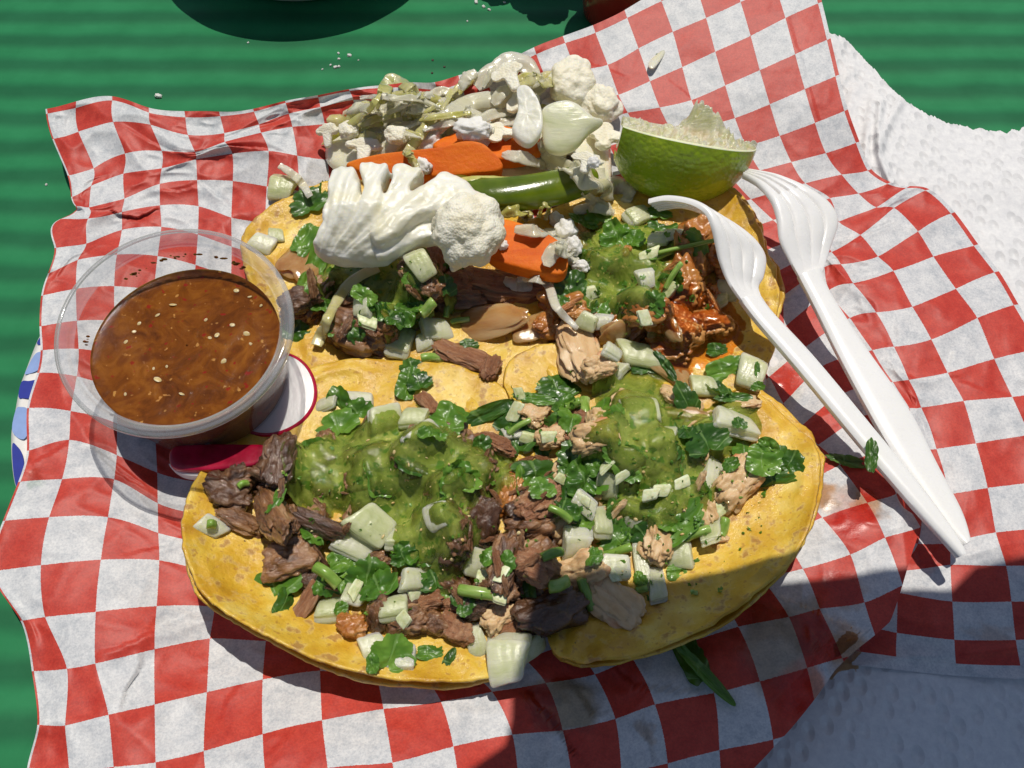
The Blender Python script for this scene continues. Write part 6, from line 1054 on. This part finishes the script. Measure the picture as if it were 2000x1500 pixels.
# ---------------------------------------------------------------- sauce cup
def cup():
    top = P(341, 637, 4.6); vw = nrm(CAM - top); iu = nrm(CU * .84 - CR * .54); iu = nrm(iu - vw * (iu @ vw)); ax = nrm(.85 * vw + .527 * iu); C0 = top - ax * 3.45
    H = np.linalg.norm(top - C0); x = nrm(np.cross((0, 1, 0), ax)); y = np.cross(ax, x); Rm = np.stack([x, y, ax], 1)
    ppc = FPX / depth_at(top); ro = 228 / ppc
    rb = ro * .78; rw = ro * .865
    prof = [(0.01, .02), (rb * .8, .02), (rb * .93, .0), (rb, .06), (rb + .05, .2), (rb + (rw - rb) * .5, H * .5), (rw, H * .9), (rw + .02, H * .91), (rw + .06, H * .955), (rw + .08, H * .96), (rw + .12, H * .985), (ro * .95, H * .99), (ro * .965, H * 1.005), (ro * .98, H * 1.005), (ro, H * .99), (ro + .02, H * .965), (ro, H * .95),
            (ro * .97, H * .955), (rw + .12, H * .945), (rw + .1, H * .93), (rw + .04, H * .88), (rb + (rw - rb) * .5 + .05, H * .5 - .02), (rb + .07, .1), (rb - .02, -.04), (rb * .8, -.03), (.01, -.03)]
    e = empty('sauce_cup', C0, 'clear plastic portion cup tilted beside the tacos at left', 'sauce cup')
    wallp = [p for p in prof[:7]]; g = lathe(wallp, 128); g.V = g.V @ Rm.T + C0; put('cup_wall', g, M['clear'], e)
    h9 = H * .9; rimp = [(rw, h9), (rw + .03, H * .912), (rw + .075, H * .916), (rw + .085, H * .955), (rw + .13, H * .962), (rw + .145, H * .985), (ro * .94, H * .992), (ro * .95, H * 1.008), (ro * .965, H * 1.01), (ro * .972, H * .995), (ro * .99, H * .99), (ro, H * .975), (ro + .005, H * .94), (ro - .02, H * .925), (ro - .03, H * .95), (ro * .96, H * .97)]
    g = lathe(rimp, 160); g.V = g.V @ Rm.T + C0; put('rim', g, M['rim'], e)
    # level sauce inside the leaning cup: cut the inner cone with a horizontal plane
    zl = C0[2] + H * ax[2] * .66; th = np.linspace(0, 2 * math.pi, 140, endpoint=False)
    def wall(t, h): r = rb + (rw - rb) * min(h / (H * .9), 1) - .03; return C0 + Rm @ np.array((r * math.cos(t), r * math.sin(t), h))
    edge = []
    for t in th:
        lo, hi = .05, H * .93
        for _ in range(30):
            md = (lo + hi) / 2
            if wall(t, md)[2] < zl: lo = md
            else: hi = md
        edge.append(wall(t, lo))
    edge = np.array(edge); cen = edge.mean(0); rows = []
    for r in np.linspace(0.01, 1, 44):
        X = cen + (edge - cen) * r; X[:, 2] += .04 * fbm(X * .8, 61, 3) * (1 - r ** 6) + .008 * fbm(X * 4, 63, 3) * (1 - r ** 8) + .07 * r ** 14; rows.append(X)
    for f in np.linspace(.97, .02, 16):
        rows.append(np.array([C0 + Rm @ np.array(((rb + (rw - rb) * min(hh * f / (H * .9), 1) - .03) * math.cos(t), (rb + (rw - rb) * min(hh * f / (H * .9), 1) - .03) * math.sin(t), max(hh * f, .04))) for t, hh in zip(th, [(Rm.T @ (p - C0))[2] for p in edge])]))
    rows.append(np.repeat((C0 + Rm @ np.array((0, 0, .04)))[None], 140, 0)); A = np.array(rows); sal = Geo(A.reshape(-1, 3), gridF(len(A), 140, True))
    put('salsa', sal, M['rojo'], label='brown red salsa with chile seeds filling the clear sauce cup', cat='salsa', hitme=True)
    # seeds and smears
    for (px, py, s) in [(338, 596, 15), (308, 616, 11), (272, 632, 9), (462, 568, 12), (488, 580, 10), (510, 597, 9), (454, 635, 11), (424, 655, 13), (410, 660, 9), (437, 706, 13), (355, 770, 12), (308, 742, 17), (326, 716, 8), (246, 668, 10), (262, 648, 9), (482, 652, 14), (300, 720, 7), (245, 770, 8), (490, 672, 8), (402, 625, 9)]:
        place('chile_seed', 'seed0', 'seed', px, py, s, s * .85, .4, random.uniform(0, 180), .25, label='pale chile seed floating on the brown salsa in the cup', cat='seed', group='chile seeds in the sauce cup', tilt=15)
    sm = []
    for a0, a1, h0, n in ((1.35, 2.0, .8, 12), (2.0, 2.5, .76, 12), (1.0, 1.3, .8, 7), (3.1, 3.25, .74, 5)):
        for k in range(n):
            t = random.uniform(a0, a1); hh = H * (h0 + random.gauss(0, .018)); p = C0 + Rm @ np.array(((rb + (rw - rb) * hh / (H * .9) - .03) * math.cos(t), (rb + (rw - rb) * hh / (H * .9) - .03) * math.sin(t), hh)); r = random.uniform(.015, .055)
            g = ico(2); sm.append(Geo(g.V * r * np.array((random.uniform(1, 2.5), .7, random.uniform(.5, 1.2))) + p, g.F))
    put('salsa_smears', merge(sm), M['rojo'], e, kind='stuff')
cup()
# ---------------------------------------------------------------- forks
def loft(A, B, n, m, ridge, thick, mask=None, endround=True):
    """A, B: picture edge curves (px,py,z); surface between them, with thickness below"""
    a = catmull(A, n); b = catmull(B, n); PA = P(a[:, 0], a[:, 1], a[:, 2]); PB = P(b[:, 0], b[:, 1], b[:, 2]); s = np.linspace(0, 1, n); t = np.linspace(0, 1, m)
    X = PA[:, None] * (1 - t)[None, :, None] + PB[:, None] * t[None, :, None]; du = np.gradient(X, axis=0); dv = np.gradient(X, axis=1); Nn = np.cross(du, dv); Nn /= np.linalg.norm(Nn, axis=-1, keepdims=True) + 1e-9
    for _ in range(2): Nn[1:-1] = (Nn[:-2] + Nn[1:-1] * 2 + Nn[2:]); Nn /= np.linalg.norm(Nn, axis=-1, keepdims=True)
    if Nn[n // 2, m // 2] @ (CAM - X[n // 2, m // 2]) < 0: Nn = -Nn
    T = X + Nn * ridge(s[:, None], t[None, :])[..., None]; th = thick(s[:, None], t[None, :]) * np.ones((n, m)); Bt = X - Nn * th[..., None]
    ok = np.ones((n - 1, m - 1), bool) if mask is None else mask(s[:-1, None] + .5 / n, t[None, :-1] + .5 / m)
    N0 = n * m; V = np.vstack([T.reshape(-1, 3), Bt.reshape(-1, 3)]); F = []
    for i in range(n - 1):
        for j in range(m - 1):
            if not ok[i, j]: continue
            q = (i * m + j, i * m + j + 1, (i + 1) * m + j + 1, (i + 1) * m + j); F.append(q); F.append(tuple(k + N0 for k in q[::-1]))
            for (di, dj, e0, e1) in ((-1, 0, q[0], q[1]), (1, 0, q[2], q[3]), (0, -1, q[3], q[0]), (0, 1, q[1], q[2])):
                ii, jj = i + di, j + dj
                if not (0 <= ii < n - 1 and 0 <= jj < m - 1 and ok[ii, jj]): F.append((e1, e0, e0 + N0, e1 + N0))
    return Geo(V, F)
def fork(name_lab, HA, HB, SA, SB, slot=.3):
    e = empty('plastic_fork', P(SA[-1][0], SA[-1][1], SA[-1][2] - .3), name_lab, 'fork', 'white plastic forks')
    def rid(s, t):
        c = (t * 4) % 1.0; band = np.sin(np.clip(c, 0, 1) * math.pi) ** .6; return .11 * band * sstep(1.0, .55, s) + .0 * t
    msk = lambda s, t: ~((s < slot) & (np.abs(((t * 4 + .5) % 1.0) - .5) < .15 + .14 * (1 - s / slot)) & (t > .1) & (t < .9))
    put('tines', loft(HA, HB, 110, 49, rid, lambda s, t: .1 + 0 * s * t, msk), M['plastic'], e, hitme=True, hard=70)
    def rh(s, t): return .05 * (np.abs(2 * t - 1) ** 4) + .035 * np.exp(-((t - .5) / .12) ** 2) * 0
    put('handle', loft(SA, SB, 90, 17, lambda s, t: .10 * (1 - np.abs(2 * t - 1) ** 3) , lambda s, t: .16 + .12 * (1 - np.abs(2 * t - 1) ** 4)), M['plastic'], e, hitme=True, hard=50)
# fork whose tines rest on the upper right taco
fork('white plastic fork with its tines resting on the upper right taco',
     [(1266, 392, 3.1), (1300, 386, 3.35), (1345, 392, 3.6), (1378, 410, 3.65), (1392, 440, 3.5), (1400, 475, 3.2), (1408, 510, 2.9), (1425, 550, 2.6), (1455, 594, 2.45)],
     [(1286, 408, 2.6), (1335, 402, 2.8), (1392, 420, 2.9), (1440, 446, 2.7), (1478, 474, 2.45), (1496, 504, 2.2), (1492, 540, 2.1), (1482, 562, 2.1), (1492, 590, 2.3)],
     [(1446, 584, 2.45), (1480, 628, 2.4), (1560, 722, 2.2), (1680, 868, 1.95), (1780, 985, 1.8), (1850, 1062, 1.7), (1873, 1088, 1.65)],
     [(1488, 580, 2.35), (1512, 612, 2.3), (1590, 696, 2.15), (1700, 828, 1.95), (1800, 950, 1.8), (1866, 1040, 1.7), (1888, 1080, 1.65)], .42)
fork('white plastic fork lying to the right, its tines ending at the lime tip',
     [(1450, 343, 2.5), (1482, 362, 2.9), (1508, 392, 3.0), (1520, 428, 2.85), (1526, 470, 2.6), (1545, 510, 2.3), (1566, 548, 2.05)],
     [(1462, 334, 2.3), (1520, 344, 2.6), (1580, 368, 2.6), (1622, 398, 2.4), (1637, 434, 2.2), (1622, 484, 2.0), (1606, 530, 2.0)],
     [(1560, 538, 2.1), (1590, 596, 1.95), (1650, 716, 1.8), (1730, 860, 1.65), (1800, 965, 1.5), (1858, 1046, 1.4), (1880, 1066, 1.38)],
     [(1604, 524, 2.05), (1622, 570, 1.95), (1690, 676, 1.8), (1776, 800, 1.65), (1832, 908, 1.5), (1880, 1000, 1.4), (1897, 1056, 1.38)], .3)
# ---------------------------------------------------------------- things beyond the tray
def bowl():
    c = np.array((-9.3, 23.5, .26)); g = lathe([(.01, .0), (4.4, 0), (4.7, .1), (4.9, .5), (5.5, 1.6), (6.1, 3.2), (6.2, 3.3), (6.05, 3.25), (5.4, 1.7), (4.7, .5), (.01, .3)], 110); g.V = g.V + c
    g.V[:, 2] = g.V[:, 2] - .22
    return g
put('serving_bowl', bowl(), M['bowl'], label='pale round bowl standing on the green table beyond the tacos', cat='bowl')
rc = P(1212, 22, .02); g = lathe([(.01, 0), (1.5, 0), (1.6, .1), (1.75, 1.5), (2.0, 5.5), (2.06, 5.6), (1.95, 5.5), (1.7, 1.5), (1.5, .2), (.01, .2)], 90); g.V += rc
put('red_tumbler', g, M['red_cup'], label='red plastic cup standing behind the upper edge of the checkered paper', cat='cup')
# leafy sprig beside the cup, whose shade falls on the table
for k, (dx, dy, dz, s, a) in enumerate([(-2.4, 2.2, 4.4, 3.4, 30), (-4.1, 2.6, 4.4, 3.0, -20), (-1.9, 3.5, 5.0, 3.4, 70), (-3.6, 4.2, 5.0, 3.2, 10), (-5.4, 3.8, 4.6, 2.6, 0)]):
    gg = UNIT['leaf%d' % (k % 6)]; ca, sa = math.cos(math.radians(a)), math.sin(math.radians(a)); R = np.array(((ca, -sa, 0), (sa, ca, 0), (0, 0, 1))); V = (gg.V * s) @ R.T + rc + np.array((dx, dy, dz))
    put('leafy_sprig', Geo(V, gg.F, gg.uv), M['leaf'], label='leafy green sprig standing beside the red cup', cat='plant', group='sprigs beside the red cup')
# crumbs on the table and stray bits on the paper
GT = 'white crumbs spilled on the green table'
for k, (px, py, s) in enumerate([(309, 190, 12), (655, 132, 7), (662, 131, 6), (646, 128, 5), (661, 105, 5), (662, 116, 5), (682, 109, 8), (700, 118, 3), (485, 84, 4), (930, 5, 8), (945, 14, 7), (955, 20, 6), (985, 6, 5), (630, 136, 4), (91, 361, 5), (913, 42, 4)]):
    place('crumb', 'crumb%d' % (k % 4), 'cheese', px, py, s, s * .75, .8, k * 31, .4, label='tiny white crumb lying on the green table above the checkered paper' if k else 'largest white crumb on the green table, alone at upper left', cat='crumb', group=GT)
for k, (px, py) in enumerate([(845, 118 + 0), (868, 131), (844, 143)]): place('speck', 'crumb%d' % k, 'pepper', px, py, 4, 4, .6, 0, .3, label='dark speck of dirt on the green table above the vegetables', cat='speck', group='dark specks on the table')
put('cabbage_chip', pillow([(1270, 118), (1296, 96), (1302, 98), (1290, 118), (1276, 134), (1266, 130)], lambda a, b: hit(1283, 115)[0][2] + .07 + 0 * a, .06, .06, 3), M['cabbage'], label='small pale cabbage chip lying on the upper right of the checkered paper', cat='cabbage')
place('cilantro_leaf', 'mini1', 'leaf', 1282, 108, 14, 7, 1, 55, .3, label='tiny green bit on the pale cabbage chip at the upper right', cat='cilantro')
place('peppercorn', 'crumb1', 'pepper', 1112, 312, 13, 11, .9, 0, .5, label='dark peppercorn in the ruffled napa cabbage edge', cat='peppercorn')
pour('sauce_drip', [(1640, 1240), (1665, 1235), (1676, 1250), (1668, 1285), (1655, 1305), (1642, 1295), (1636, 1265)], .06, 'oil', 'orange brown sauce drip at the edge of the shaded paper', 'sauce', k=1, rough=.01, edge=.15)
# shade thrower: unseen panel added above the lower right, outside the picture
panel_pts = []
for (px, py, z0) in [(1040, 1160, .9), (1058, 1132, 1.2), (1140, 1142, 1.2), (1230, 1133, 1.2), (1330, 1140, 1.0), (1540, 1130, .8), (1740, 1136, .6), (1860, 1150, .4), (1905, 1105, .4), (2010, 1085, .4), (2500, 1080, .3), (2900, 1900, .3), (1500, 2300, .3), (760, 1700, .3), (920, 1512, .8), (960, 1478, .8), (985, 1458, .8), (1000, 1400, .8), (1003, 1340, .8), (1018, 1290, .9), (1030, 1220, 1)]:
    p = P(px, py, z0); panel_pts.append(p + SUN * ((28 - p[2]) / SUN[2]))
panel_pts = np.array(panel_pts); n = len(panel_pts); V = np.vstack([panel_pts, panel_pts + np.array((0, 0, .25))]); F = [tuple(range(n)), tuple(range(2 * n - 1, n - 1, -1))] + [(i, (i + 1) % n, n + (i + 1) % n, n + i) for i in range(n)]
put('shade_panel', Geo(V, F), M['shade_mat'], smooth=False, label='unseen dark panel added to shade the lower right, outside the picture', cat='shade_panel')
